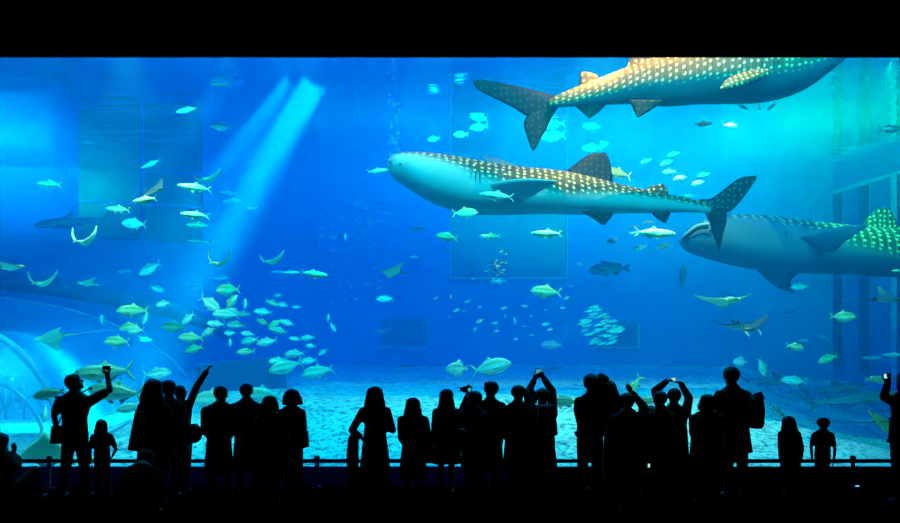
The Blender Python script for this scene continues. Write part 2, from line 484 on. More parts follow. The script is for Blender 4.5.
def scv(tab, x):
    xs = [t[0] for t in tab]
    if x <= xs[0]: return tab[0][1]
    if x >= xs[-1]: return tab[-1][1]
    k = 0
    while xs[k + 1] < x: k += 1
    t = (x - xs[k]) / (xs[k + 1] - xs[k])
    def sl(i):
        if i == 0: return (tab[1][1] - tab[0][1]) / (xs[1] - xs[0])
        if i == len(xs) - 1: return (tab[-1][1] - tab[-2][1]) / (xs[-1] - xs[-2])
        return (tab[i + 1][1] - tab[i - 1][1]) / (xs[i + 1] - xs[i - 1])
    h = xs[k + 1] - xs[k]; m0, m1 = sl(k) * h, sl(k + 1) * h
    return (2 * t ** 3 - 3 * t * t + 1) * tab[k][1] + (t ** 3 - 2 * t * t + t) * m0 + (-2 * t ** 3 + 3 * t * t) * tab[k + 1][1] + (t ** 3 - t * t) * m1
m_eye = plain('fish_eye_black', (.004, .004, .005), .15, .6, 5)
m_dark = plain('mouth_dark', (.01, .012, .014), .7, .2, 20)

# --- upper shark: swims to the right along the top of the window
D1 = 17.6
d1 = lambda x: D1 + (x - 650) * .0006
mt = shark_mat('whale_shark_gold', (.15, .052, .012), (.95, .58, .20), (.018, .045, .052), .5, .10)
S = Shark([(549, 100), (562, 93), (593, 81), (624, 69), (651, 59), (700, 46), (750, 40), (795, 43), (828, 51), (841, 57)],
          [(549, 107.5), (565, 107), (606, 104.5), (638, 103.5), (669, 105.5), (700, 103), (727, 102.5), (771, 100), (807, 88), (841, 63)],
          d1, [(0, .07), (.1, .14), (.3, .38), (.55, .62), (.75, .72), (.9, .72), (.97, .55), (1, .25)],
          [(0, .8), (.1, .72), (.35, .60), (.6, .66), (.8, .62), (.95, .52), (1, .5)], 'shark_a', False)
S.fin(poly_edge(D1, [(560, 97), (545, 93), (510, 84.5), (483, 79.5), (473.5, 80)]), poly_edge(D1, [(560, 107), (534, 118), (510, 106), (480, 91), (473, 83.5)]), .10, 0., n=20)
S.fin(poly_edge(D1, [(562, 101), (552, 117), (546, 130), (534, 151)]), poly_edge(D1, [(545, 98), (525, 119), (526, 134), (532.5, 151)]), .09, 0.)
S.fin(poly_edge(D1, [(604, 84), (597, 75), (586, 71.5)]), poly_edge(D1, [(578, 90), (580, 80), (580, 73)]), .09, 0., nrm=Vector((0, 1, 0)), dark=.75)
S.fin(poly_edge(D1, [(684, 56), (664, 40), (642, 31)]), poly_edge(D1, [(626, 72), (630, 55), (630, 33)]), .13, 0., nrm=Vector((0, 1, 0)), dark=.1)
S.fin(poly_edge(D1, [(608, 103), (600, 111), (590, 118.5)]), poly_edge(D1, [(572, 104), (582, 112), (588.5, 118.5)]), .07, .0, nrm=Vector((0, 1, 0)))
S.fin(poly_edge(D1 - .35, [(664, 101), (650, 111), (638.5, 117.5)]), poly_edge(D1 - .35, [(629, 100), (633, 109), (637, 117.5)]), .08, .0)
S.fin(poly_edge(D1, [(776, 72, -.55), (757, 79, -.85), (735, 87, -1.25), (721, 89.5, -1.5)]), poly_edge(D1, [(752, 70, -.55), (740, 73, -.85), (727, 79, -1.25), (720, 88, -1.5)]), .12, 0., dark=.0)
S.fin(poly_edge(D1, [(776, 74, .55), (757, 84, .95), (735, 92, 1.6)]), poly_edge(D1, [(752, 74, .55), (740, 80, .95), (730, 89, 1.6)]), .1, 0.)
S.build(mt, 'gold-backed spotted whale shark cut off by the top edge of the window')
for sd in (-1, 1):
    e = MB(); e.ball(at(822, 62, d1(822) + sd * .60), .035); S.part('eye', e, m_eye)
    for k in range(5):
        g = MB(); g.tube(scurve([at(778 - k * 4, 60 + q * 6 , d1(770) + sd * (.735 - .03 * q * q)) for q in (0, .7, 1.4, 2.1)], 8), .008, 6); S.part('gill_slit', g, m_dark)

# --- middle shark: swims to the left
D2 = 19.0
d2 = lambda x: D2 + (x - 550) * .0022
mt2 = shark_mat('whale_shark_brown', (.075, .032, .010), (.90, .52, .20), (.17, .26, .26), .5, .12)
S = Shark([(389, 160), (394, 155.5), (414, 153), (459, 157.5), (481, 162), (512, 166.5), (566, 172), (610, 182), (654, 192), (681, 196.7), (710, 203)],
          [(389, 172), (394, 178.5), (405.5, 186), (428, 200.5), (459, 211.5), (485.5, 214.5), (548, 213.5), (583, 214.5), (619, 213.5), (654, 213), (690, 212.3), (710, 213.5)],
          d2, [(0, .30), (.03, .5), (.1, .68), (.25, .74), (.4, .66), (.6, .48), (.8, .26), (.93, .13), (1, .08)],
          [(0, .12), (.1, .16), (.2, .26), (.3, .42), (.42, .52), (.55, .6), (.7, .42), (.85, .36), (1, .5)], 'shark_b', True)  # low split: shade on the flank under the lit ridge coloured in as belly
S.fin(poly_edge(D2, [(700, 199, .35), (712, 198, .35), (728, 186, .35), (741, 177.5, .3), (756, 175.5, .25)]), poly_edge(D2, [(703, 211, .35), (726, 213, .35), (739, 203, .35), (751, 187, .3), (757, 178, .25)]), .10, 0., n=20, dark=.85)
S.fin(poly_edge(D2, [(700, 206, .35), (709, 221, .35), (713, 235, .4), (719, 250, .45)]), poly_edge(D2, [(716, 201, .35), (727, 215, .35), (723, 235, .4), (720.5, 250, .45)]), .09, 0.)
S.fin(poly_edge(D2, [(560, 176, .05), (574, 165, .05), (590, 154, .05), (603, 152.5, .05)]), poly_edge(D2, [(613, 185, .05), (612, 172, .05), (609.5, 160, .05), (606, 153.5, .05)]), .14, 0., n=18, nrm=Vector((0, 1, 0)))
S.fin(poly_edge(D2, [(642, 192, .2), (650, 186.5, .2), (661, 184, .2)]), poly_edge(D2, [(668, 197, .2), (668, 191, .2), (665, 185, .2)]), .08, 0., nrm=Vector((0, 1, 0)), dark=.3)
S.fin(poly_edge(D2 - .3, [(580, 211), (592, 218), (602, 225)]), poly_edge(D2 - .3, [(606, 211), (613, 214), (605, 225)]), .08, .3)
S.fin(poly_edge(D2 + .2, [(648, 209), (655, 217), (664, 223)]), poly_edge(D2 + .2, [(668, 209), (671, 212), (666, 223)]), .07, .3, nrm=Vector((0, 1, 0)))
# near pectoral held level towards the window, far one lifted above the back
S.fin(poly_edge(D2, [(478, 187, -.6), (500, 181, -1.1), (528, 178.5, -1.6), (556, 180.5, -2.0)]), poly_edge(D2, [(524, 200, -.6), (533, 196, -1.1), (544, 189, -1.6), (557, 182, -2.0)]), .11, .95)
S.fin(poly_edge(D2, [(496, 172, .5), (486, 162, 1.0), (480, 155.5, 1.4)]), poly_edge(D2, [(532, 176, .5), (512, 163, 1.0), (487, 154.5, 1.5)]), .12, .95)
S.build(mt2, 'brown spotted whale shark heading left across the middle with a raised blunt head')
mo = MB(); mo.tube(scurve([at(391, 163, d2(390) - .45), at(388.6, 161.3, d2(390) - .2), at(388.4, 161, d2(390)), at(388.6, 161.3, d2(390) + .2), at(391, 163, d2(390) + .45)], 14), .022, 6); S.part('mouth', mo, m_dark)
for sd in (-1, 1):
    e = MB(); e.ball(at(400, 164, d2(400) + sd * .62), .032); S.part('eye', e, m_eye)
    for k in range(5):
        g = MB(); g.tube(scurve([at(462 + k * 4.5, 171 + q * 5, d2(465) + sd * (.70 + .03 * q - .012 * q * q)) for q in (0, .8, 1.6, 2.4)], 8), .009, 6); S.part('gill_slit', g, m_dark)

# --- right shark: swims to the left, its tail out of frame
D3 = 21.6
d3 = lambda x: D3 + (x - 780) * .0035
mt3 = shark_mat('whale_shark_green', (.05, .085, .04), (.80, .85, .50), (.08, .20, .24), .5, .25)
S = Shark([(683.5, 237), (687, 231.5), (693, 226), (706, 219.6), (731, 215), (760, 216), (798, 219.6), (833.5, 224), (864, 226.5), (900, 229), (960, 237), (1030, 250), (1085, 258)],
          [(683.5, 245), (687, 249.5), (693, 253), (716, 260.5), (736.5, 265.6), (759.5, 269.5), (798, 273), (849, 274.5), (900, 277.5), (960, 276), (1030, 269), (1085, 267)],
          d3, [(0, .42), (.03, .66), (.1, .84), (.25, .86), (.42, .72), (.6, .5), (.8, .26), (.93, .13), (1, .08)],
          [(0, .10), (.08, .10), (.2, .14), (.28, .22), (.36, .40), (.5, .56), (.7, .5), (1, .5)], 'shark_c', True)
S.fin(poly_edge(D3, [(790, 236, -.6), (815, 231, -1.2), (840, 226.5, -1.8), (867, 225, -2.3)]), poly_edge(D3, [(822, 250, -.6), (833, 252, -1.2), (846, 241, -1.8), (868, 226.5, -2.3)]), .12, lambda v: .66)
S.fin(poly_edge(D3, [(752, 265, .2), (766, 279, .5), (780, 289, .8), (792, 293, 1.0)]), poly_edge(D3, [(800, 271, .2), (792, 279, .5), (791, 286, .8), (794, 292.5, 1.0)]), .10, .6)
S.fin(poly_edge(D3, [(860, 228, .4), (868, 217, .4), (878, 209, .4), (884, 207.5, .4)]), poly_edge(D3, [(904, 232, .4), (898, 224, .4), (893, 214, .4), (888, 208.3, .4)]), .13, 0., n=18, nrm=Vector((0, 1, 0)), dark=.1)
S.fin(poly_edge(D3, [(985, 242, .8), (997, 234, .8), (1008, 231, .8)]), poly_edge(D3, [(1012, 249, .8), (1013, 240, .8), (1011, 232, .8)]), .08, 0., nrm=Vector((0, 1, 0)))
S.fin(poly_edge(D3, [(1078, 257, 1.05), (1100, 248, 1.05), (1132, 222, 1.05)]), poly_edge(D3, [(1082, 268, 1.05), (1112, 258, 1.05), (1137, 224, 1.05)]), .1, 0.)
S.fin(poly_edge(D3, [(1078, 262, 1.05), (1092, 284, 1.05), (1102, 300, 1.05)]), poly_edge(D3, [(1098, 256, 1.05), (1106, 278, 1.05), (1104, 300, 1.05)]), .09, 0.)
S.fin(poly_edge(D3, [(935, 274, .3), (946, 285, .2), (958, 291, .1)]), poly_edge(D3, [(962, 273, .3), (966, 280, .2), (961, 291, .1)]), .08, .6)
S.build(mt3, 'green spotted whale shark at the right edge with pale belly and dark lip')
mo = MB(); mo.tube(scurve([at(708, 227, d3(690) - .86), at(697, 229, d3(690) - .74), at(687, 236.5, d3(690) - .5), at(683, 240, d3(690)), at(687, 236.5, d3(690) + .5), at(697, 229, d3(690) + .74)], 20), .035, 6); S.part('mouth', mo, m_dark)
lp = MB(); lp.tube(scurve([at(710, 224, d3(690) - .84), at(698, 225.5, d3(690) - .74), at(686.5, 234, d3(690) - .5), at(683, 238, d3(690)), at(686.5, 234, d3(690) + .5), at(698, 225.5, d3(690) + .74)], 20), .035, 6)
S.part('lip', lp, plain('shark_lip_pale', (.45, .52, .5), .6, .3))
for sd in (-1, 1):
    e = MB(); e.ball(at(711, 231, d3(711) + sd * .85), .035); S.part('eye', e, m_eye)
    for k in range(5):
        g = MB(); g.tube(scurve([at(768 + k * 4.5, 231 + q * 5, d3(770) + sd * (.84 + .02 * q - .012 * q * q)) for q in (0, .8, 1.6, 2.4)], 8), .01, 6); S.part('gill_slit', g, m_dark)
# ================================================================ fixtures standing in the tank
n = N('dome_acrylic')
fr = n.n('LayerWeight', Blend=.28).outputs['Facing']
dt = n.n('AddShader', i0=n.n('BsdfDiffuse', Color=(.05, .30, .45, 1)).outputs[0], i1=n.n('BsdfTranslucent', Color=(.05, .30, .45, 1)).outputs[0])
a1 = n.n('MixShader', i0=.24, i1=n.n('BsdfTransparent', Color=(.9, .97, 1, 1)).outputs[0], i2=dt.outputs[0])
mx = n.n('MixShader', i0=n.math('MULTIPLY', n.math('POWER', fr, 2.5), .6), i1=a1.outputs[0], i2=n.n('BsdfGlossy', Roughness=.08).outputs[0])
n.t.links.new(mx.outputs[0], n.out.inputs[0]); m_dome = n.mat
m_rib = plain('tunnel_rib_pale', (.08, .30, .46), .5, .4, 8)
m_conc = plain('tank_concrete', (.015, .07, .20), .9, .1, 5)
m_conc2 = plain('tank_concrete_pale', (.25, .42, .48), .9, .1, 5)
def arch_pts(c, rx, rz, n=28, a0=0, a1=PI):
    return [c + Vector((rx * math.cos(lerp(a0, a1, i / (n - 1))), 0, rz * math.sin(lerp(a0, a1, i / (n - 1))))) for i in range(n)]
tun = empty('viewing_dome', at(-40, 450, 22)); tag(tun, 'large clear acrylic viewing dome with pale ribs rising from the sand at the far left', 'viewing dome')
TB = Vector(tun.location)
# the big shell
mb = MB(); c0 = Vector((at(-45, 0, 25.5).x, 25.5, -.2)); vs = []; NU, NV = 40, 14
for j in range(NV + 1):
    el = PI / 2 * j / NV
    for i in range(NU):
        az = 2 * PI * i / NU
        vs.append(c0 + Vector((7.0 * math.cos(el) * math.cos(az), 4.4 * math.cos(el) * math.sin(az), 3.5 * math.sin(el))))
mb.add(vs, [(j * NU + i, j * NU + (i + 1) % NU, (j + 1) * NU + (i + 1) % NU, (j + 1) * NU + i) for j in range(NV) for i in range(NU)])
mb.build('acrylic_shell', m_dome, tun, offset=TB)
# the tunnel that leads to it
NA = 28
secs = [(-10.0, 15.4, 2.25, 2.55), (-10.1, 18.2, 2.25, 2.55), (-10.35, 19.6, 2.2, 2.5), (-10.6, 22.5, 2.2, 2.4)]
mb = MB(); vs = []
for x_, y, rx, rz in secs: vs += arch_pts(Vector((x_, y, -.1)), rx, rz, NA)
mb.add(vs, [(j * NA + i, j * NA + i + 1, (j + 1) * NA + i + 1, (j + 1) * NA + i) for j in range(len(secs) - 1) for i in range(NA - 1)])
mb.build('tunnel_shell', m_dome, tun, offset=TB)
for x_, y, rx, rz, t_ in ((-10.1, 18.2, 2.28, 2.58, .07), (-10.1, 18.4, 2.12, 2.42, .03), (-10.6, 19.5, 1.8, 1.5, .045)):
    mb = MB(); mb.tube(arch_pts(Vector((x_, y, -.1)), rx, rz, 34), t_, 8); mb.build('rib', m_rib, tun, offset=TB)
mb = MB(); mb.tube(arch_pts(Vector((at(-45, 0, 25.5).x, 25.5, -.2)), 7.03, 3.53, 40), .03, 8); mb.build('rib', m_rib, tun, offset=TB)
# long dark ledge behind the dome
ld = MB(); ld.tube([at(-70, 262, 29), at(0, 279, 29.3), at(70, 289, 29.8), at(140, 302, 30.3), at(195, 317, 30.8), at(222, 331, 31), at(232, 343, 31.2)], [.34, .33, .32, .30, .26, .2, .06], 10)
o = ld.build('ledge', m_conc, offset=at(70, 289, 29.8)); tag(o, 'long dark curved ledge sloping down behind the clear dome', 'ledge')
# dark block on the floor left of the middle
bk = MB(); p0 = at(196, 366, 20.6); p1 = at(287, 357, 21.4)
t = (p1 - p0); t.z = 0
zb = .4
q = [p0, p1, p1 + Vector((-.3, 1.6, .03)), p0 + Vector((-.3, 1.6, .03))]
bk.add([Vector((v.x, v.y, zb)) for v in q] + q, [(3, 2, 1, 0), (4, 5, 6, 7), (0, 1, 5, 4), (1, 2, 6, 5), (2, 3, 7, 6), (3, 0, 4, 7)])
o = bk.build('plinth', m_conc, smooth=False, offset=Vector((p0.x, p0.y, zb))); tag(o, 'dark blue slant-topped block on the tank floor behind the pointing visitor', 'plinth')
# pale kerb by the tunnel
kb = MB(); kp = [at(96, 440, 17.2), at(128, 424, 19), at(160, 410, 21)]
kb.tube(kp, .09, 4)
for p in kp: kb.box((p.x, p.y, (p.z + sand_z(p.x, p.y)) / 2 - .1), (.12, .12, max(.2, p.z - sand_z(p.x, p.y) + .3)))
o = kb.build('kerb', m_conc2, smooth=False, offset=kp[0]); tag(o, 'low pale kerb running back from the viewing tunnel over the sand', 'kerb')
# rope barrier inside the tunnel
m_post = plain('barrier_grey', (.05, .09, .12), .4, .5)
for i, (px, d) in enumerate(((24, 22.6), (6, 22.4))):
    p = at(px, 0, d); st = empty('barrier_post', (p.x, d, -.05))
    tag(st, ['slim barrier post inside the viewing tunnel, nearer the tunnel wall', 'slim barrier post inside the viewing tunnel, nearer the two visitors'][i], 'barrier post')
    b = MB(); b.tube([(0, 0, 0), (0, 0, .04)], .15, 14); b.build('base', m_post, st)
    b = MB(); b.tube([(0, 0, .03), (0, 0, .95)], .03, 8); b.build('pole', m_post, st)
    b = MB(); b.ball((0, 0, .97), .05, 8, 6); b.build('cap', m_post, st)
# rising bubbles above the middle shark's head
bb = MB()
for i in range(55):
    t = R.random()
    c = at(lerp(389, 399, .5 + .5 * math.sin(t * 9 + i)) + R.uniform(-4, 4), lerp(168, 92, t), 22 + R.uniform(-.5, .5))
    bb.ball(c, R.uniform(.02, .055), 8, 6)
n = N('bubble'); mx = n.n('MixShader', i0=.3, i1=n.n('BsdfTransparent').outputs[0], i2=n.n('BsdfDiffuse', Color=(.8, .95, 1, 1)).outputs[0]); n.t.links.new(mx.outputs[0], n.out.inputs[0])
o = bb.build('bubbles', n.mat, offset=at(393, 168, 22)); tag(o, 'column of pale air bubbles rising above the raised shark head', 'bubbles', kind='stuff')
# ================================================================ fish
def fish_mat(name, back, flank, belly, rough=.35, spots=None):
    n = N(name)
    g = n.attr('up')
    nz = n.n('TexNoise', Vector=n.n('TexCoord').outputs['Object'], Scale=30., Detail=4.).outputs[0]
    gg = n.math('ADD', g, n.math('MULTIPLY', n.math('SUBTRACT', nz, .5), .25))
    c = n.mix(n.ss(gg, .52, .72), n.mix(n.ss(gg, .22, .45), belly, flank), back)
    if spots:
        vo = n.n('TexVoronoi', Vector=n.n('TexCoord').outputs['Object'], Scale=26., Randomness=.5).outputs['Distance']
        c = n.mix(n.math('MULTIPLY', n.ss(vo, .2, .3, (1, 0)), n.ss(g, .4, .6)), c, spots)
    return n.bsdf(c, rough, .5)
FM = {
 'silver': fish_mat('fish_silver', (.26, .34, .26), (.62, .70, .60), (.80, .85, .80)),
 'green': fish_mat('fish_green', (.16, .26, .10), (.50, .62, .36), (.72, .78, .62)),
 'yellow': fish_mat('fish_yellow', (.98, .90, .40), (.85, .80, .42), (.50, .58, .40)),  # warm light from above put into the colour: back brightest, belly dullest
 'dark': fish_mat('fish_dark', (.03, .05, .05), (.08, .12, .12), (.22, .28, .26)),
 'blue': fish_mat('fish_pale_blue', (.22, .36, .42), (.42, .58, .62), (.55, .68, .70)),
 'warm': fish_mat('fish_warm', (.45, .30, .14), (.95, .80, .50), (.85, .85, .75)),
 'mottled': fish_mat('fish_mottled', (.10, .16, .10), (.34, .44, .28), (.60, .68, .54), spots=(.05, .08, .05)),
}
FIN = {'silver': (.40, .50, .42), 'green': (.50, .56, .18), 'yellow': (.85, .66, .18), 'dark': (.02, .03, .03), 'blue': (.30, .44, .5), 'warm': (.20, .18, .10), 'mottled': (.25, .34, .2)}
FINM = {k: plain('fin_' + k, v, .5, .3, 20) for k, v in FIN.items()}
# profiles: (u from snout, top, bottom, half width) as shares of the body length
PROF = {
 'trevally': [(0, .01, -.01, .012), (.04, .062, -.042, .035), (.15, .145, -.105, .066), (.32, .195, -.165, .082), (.5, .185, -.17, .078), (.68, .115, -.11, .05), (.82, .040, -.04, .022), (.88, .022, -.022, .014)],
 'mackerel': [(0, .006, -.006, .008), (.05, .04, -.035, .03), (.2, .082, -.085, .058), (.4, .098, -.105, .068), (.6, .082, -.085, .055), (.78, .042, -.042, .028), (.88, .016, -.016, .012)],
 'tuna': [(0, .01, -.01, .012), (.05, .055, -.05, .04), (.2, .12, -.12, .085), (.38, .145, -.15, .10), (.58, .115, -.115, .08), (.78, .045, -.045, .03), (.88, .018, -.018, .014)],
 'grouper': [(0, .02, -.02, .025), (.05, .075, -.07, .055), (.2, .14, -.125, .085), (.4, .165, -.14, .092), (.62, .125, -.11, .066), (.8, .065, -.06, .035), (.88, .05, -.05, .022)],
 'batfish': [(0, .02, -.02, .015), (.05, .10, -.09, .03), (.2, .24, -.20, .055), (.42, .30, -.28, .062), (.62, .24, -.22, .05), (.8, .07, -.07, .025), (.88, .04, -.04, .016)],
}
def V3(x, z, y=0): return Vector((x, y, z))
_fm = {}
def fish_mesh(kind, tint, lod):
    key = (kind, tint, lod)
    if key in _fm: return _fm[key]
    P = PROF[kind]; mb = MB()
    NS, NR = ((22, 16), (13, 10), (8, 6))[lod]
    vs = []
    for i in range(NS + 1):
        u = .88 * (i / NS) ** 1.15
        t, b, w = scv(tuple((p[0], p[1]) for p in P), u), scv(tuple((p[0], p[2]) for p in P), u), scv(tuple((p[0], p[3]) for p in P), u)
        for k in range(NR):
            th = 2 * PI * k / NR
            vs.append((.5 - u, w * math.cos(th), (t if math.sin(th) > 0 else -b) * math.sin(th)))
    fs = [(i * NR + k, (i + 1) * NR + k, (i + 1) * NR + (k + 1) % NR, i * NR + (k + 1) % NR) for i in range(NS) for k in range(NR)]
    fs += [tuple(range(NR)), tuple(NS * NR + k for k in range(NR - 1, -1, -1))]
    mb.add(vs, fs); nb = len(mb.v)
    mb.cur = 1
    hm = max(p[1] for p in P); hb = -min(p[2] for p in P)
    nn, m = ((9, 5), (6, 4), (4, 3))[lod]
    Y = Vector((0, 1, 0))
    tl = {'trevally': .17, 'mackerel': .12, 'tuna': .19, 'grouper': .10, 'batfish': .13}[kind]
    if kind in ('grouper', 'batfish'):
        mb.blade([V3(-.36, .03), V3(-.44, tl * .8), V3(-.5, tl)], [V3(-.36, -.0), V3(-.48, .03), V3(-.505, tl * .9)], .02, nn, m, Y)
        mb.blade([V3(-.36, -.03), V3(-.44, -tl * .8), V3(-.5, -tl)], [V3(-.36, .0), V3(-.48, -.02), V3(-.505, -tl * .9)], .02, nn, m, Y)
    else:
        mb.blade([V3(-.355, .02), V3(-.40, tl * .5), V3(-.485, tl)], [V3(-.37, -.005), V3(-.425, .035), V3(-.5, tl * .98)], .022, nn, m, Y)
        mb.blade([V3(-.355, -.02), V3(-.40, -tl * .5), V3(-.485, -tl)], [V3(-.37, .005), V3(-.425, -.035), V3(-.5, -tl * .98)], .022, nn, m, Y)
    tt = tuple((p[0], p[1]) for p in P); bb_ = tuple((p[0], p[2]) for p in P)
    def top(u): return scv(tt, u)
    def bot(u): return scv(bb_, u)
    # dorsal and anal fins
    if kind == 'grouper':
        mb.blade([V3(.22, top(.28) - .02), V3(.18, top(.32) + .05)], [V3(-.30, top(.8) - .02), V3(-.30, top(.8) + .055)], .02, nn, m, Y)
        mb.blade([V3(-.10, bot(.6) + .02), V3(-.16, bot(.66) - .07)], [V3(-.27, bot(.77) + .02), V3(-.27, bot(.77) - .04)], .02, nn, m, Y)
    elif kind == 'batfish':
        mb.blade([V3(.05, top(.45) - .03), V3(-.12, top(.6) + .14)], [V3(-.30, top(.8) - .01), V3(-.26, top(.7) + .06)], .02, nn, m, Y)
        mb.blade([V3(.05, bot(.45) + .03), V3(-.12, bot(.6) - .14)], [V3(-.30, bot(.8) + .01), V3(-.26, bot(.7) - .06)], .02, nn, m, Y)
    else:
        mb.blade([V3(.06, top(.44) - .015), V3(-.03, top(.5) + .075)], [V3(-.10, top(.6) - .01), V3(-.065, top(.56) + .055)], .02, nn, m, Y)
        mb.blade([V3(-.06, top(.56) - .01), V3(-.09, top(.6) + .03)], [V3(-.33, top(.83) - .005), V3(-.32, top(.82) + .015)], .014, nn, m, Y)
        mb.blade([V3(-.04, bot(.54) + .015), V3(-.11, bot(.6) - .07)], [V3(-.33, bot(.83) + .005), V3(-.20, bot(.72) - .03)], .018, nn, m, Y)
    if lod < 2:
        wp = scv(tuple((p[0], p[3]) for p in P), .27)
        for sd in (-1, 1):
            mb.blade([V3(.23, .0, sd * wp * .9), V3(.12, -.02, sd * (wp + .05)), V3(.03, -.05, sd * (wp + .06))], [V3(.20, -.045, sd * wp * .9), V3(.11, -.06, sd * (wp + .04)), V3(.025, -.06, sd * (wp + .06))], .012, nn, m)
            mb.blade([V3(.14, bot(.36) + .02, sd * .02), V3(.06, bot(.4) - .05, sd * .04)], [V3(.07, bot(.42) + .02, sd * .02), V3(.03, bot(.43) - .03, sd * .04)], .01, nn, m)
        mb.cur = 2
        we = scv(tuple((p[0], p[3]) for p in P), .09)
        for sd in (-1, 1): mb.ball((.41, sd * we * .82, top(.09) * .3), .017, 8, 6)
    o = mb.build('tmp', [FM[tint], FINM[tint], m_eye])
    me = o.data; me.name = kind + '_' + tint
    up = []
    for i, v in enumerate(mb.v):
        if i < nb:
            u = .5 - v[0]; t, b = top(u), bot(u)
            up.append((v[2] - b) / max(1e-5, t - b))
        else: up.append(.5)
    a = me.attributes.new('up', 'FLOAT', 'POINT'); a.data.foreach_set('value', up)
    bpy.data.objects.remove(o)
    _fm[key] = me
    return me
NAMES = {'trevally': 'trevally', 'mackerel': 'slim_fish', 'tuna': 'large_fish', 'grouper': 'grouper', 'batfish': 'round_fish'}
def fish(x, y, ln, ang, kind, tint, d, label, group=None, yaw=None, roll=0, name=None, cat='fish'):
    """ang: heading in the picture, degrees anticlockwise from pointing right"""
    lod = 0 if ln > 24 else (1 if ln > 8 else 2)
    me = fish_mesh(kind, tint, lod)
    o = bpy.data.objects.new(name or NAMES[kind], me); link(o)
    yw = R.uniform(-28, 28) if yaw is None else yaw
    a = math.radians(ang)
    left = math.cos(a) < 0
    pitch = math.asin(max(-1, min(1, math.sin(a))))
    rz = math.radians(yw) + (PI if left else 0)
    o.rotation_euler = Euler((math.radians(roll + R.uniform(-6, 6)), -pitch, rz), 'XYZ')
    hx = math.sqrt((math.cos(math.radians(yw)) * math.cos(pitch)) ** 2 + math.sin(pitch) ** 2)
    L = ln * d / F / max(.45, hx)
    o.scale = (L, L, L); o.location = at(x, y, d)
    tag(o, label, cat, group)
    return o

# ---------------------------------------------------------------- rays
def ray_mat(name, top, belly, spots=None, tips=None):
    n = N(name); g = n.attr('belly')
    co = n.n('TexCoord').outputs['Object']
    nz = n.n('TexNoise', Vector=co, Scale=6., Detail=4.).outputs[0]
    t = n.mix(nz, [x * .75 for x in top], [x * 1.25 for x in top])
    if spots:
        vo = n.n('TexVoronoi', Vector=co, Scale=17., Randomness=.6).outputs['Distance']
        t = n.mix(n.ss(vo, .22, .32, (1, 0)), t, spots)
    return n.bsdf(n.mix(g, t, belly), .5, .4)
RM = {'dark': ray_mat('ray_dark', (.03, .04, .04), (.75, .75, .55)), 'pale': ray_mat('ray_pale', (.75, .62, .25), (.95, .90, .60)), 'green': ray_mat('ray_green', (.30, .40, .14), (.75, .85, .55)),
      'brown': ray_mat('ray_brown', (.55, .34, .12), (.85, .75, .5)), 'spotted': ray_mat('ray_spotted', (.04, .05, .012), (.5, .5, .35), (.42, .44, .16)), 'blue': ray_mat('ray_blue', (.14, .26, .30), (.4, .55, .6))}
_rm = {}
def ray_mesh(tint, curl, manta, tail):
    key = (tint, curl, manta, tail)
    if key in _rm: return _rm[key]
    mb = MB(); NU, NC = 36, 10; bel = []
    vs = []
    for i in range(NU + 1):
        u = -1 + 2 * i / NU; au = abs(u)
        xl = .33 - .40 * au ** 1.35
        if not manta: xl += .10 * math.exp(-(u / .13) ** 2)
        xt = -.22 + .10 * math.sin(PI * min(1, au * .8)) * sm(au / .35)
        if xt > xl - .012: xt = xl - .012
        th = .055 * (1 - au) ** 1.3 + .008 + .05 * math.exp(-(u / .16) ** 2)
        zc = curl * au ** 1.8
        for k in range(2 * NC):
            if k <= NC: q = k / NC; sg = 1
            else: q = (2 * NC - k) / NC; sg = -1
            h = 0 if k in (0, NC) else th * math.sin(PI * q ** .62) ** .8
            tilt = -curl * 1.2 * au
            vs.append((lerp(xl, xt, q), .5 * u * math.cos(curl * au * .9), zc * .5 + sg * h * .5))
            bel.append(0. if sg > 0 else 1.)
    W = 2 * NC
    fs = [(i * W + k, (i + 1) * W + k, (i + 1) * W + (k + 1) % W, i * W + (k + 1) % W) for i in range(NU) for k in range(W)]
    fs += [tuple(range(W)), tuple(NU * W + k for k in range(W - 1, -1, -1))]
    mb.add(vs, fs)
    def extra(f, b):
        n0 = len(mb.v); f(); bel.extend([b] * (len(mb.v) - n0))
    if tail: extra(lambda: mb.tube([(-.2, 0, 0), (-.45, 0, .0), (-.2 - tail * .6, 0, .01), (-.2 - tail, 0, -.03)], [.018, .010, .006, .003], 6), 0.)
    extra(lambda: mb.blade([V3(-.12, .02), V3(-.19, .075)], [V3(-.21, .0), V3(-.22, .07)], .012, 5, 4, Vector((0, 1, 0))), 0.)
    if manta:
        for sd in (-1, 1):
            extra(lambda: mb.blade([Vector((.30, sd * .09, .0)), Vector((.40, sd * .10, -.02)), Vector((.46, sd * .085, -.06))], [Vector((.30, sd * .13, .0)), Vector((.39, sd * .13, -.03)), Vector((.46, sd * .10, -.065))], .02, 6, 4), .3)
    mb.cur = 1
    for sd in (-1, 1): extra(lambda: mb.ball((.31, sd * .11, .02), .012, 8, 6), 0.)
    o = mb.build('tmp', [RM[tint], m_eye]); me = o.data; me.name = 'ray_' + tint
    a = me.attributes.new('belly', 'FLOAT', 'POINT'); a.data.foreach_set('value', bel)
    bpy.data.objects.remove(o); _rm[key] = me
    return me
def ray(x, y, span, rot, tint, d, label, curl=.3, manta=False, tail=.5, group=None):
    """rot: (roll, pitch, heading) in degrees; heading 0 = to the right, -90 = towards the window"""
    me = ray_mesh(tint, curl, manta, tail)
    o = bpy.data.objects.new('manta_ray' if manta else 'ray', me); link(o)
    o.rotation_euler = Euler([math.radians(a) for a in rot], 'XYZ')
    S_ = span * d / F
    o.scale = (S_, S_, S_); o.location = at(x, y, d)
    return tag(o, label, 'ray', group)

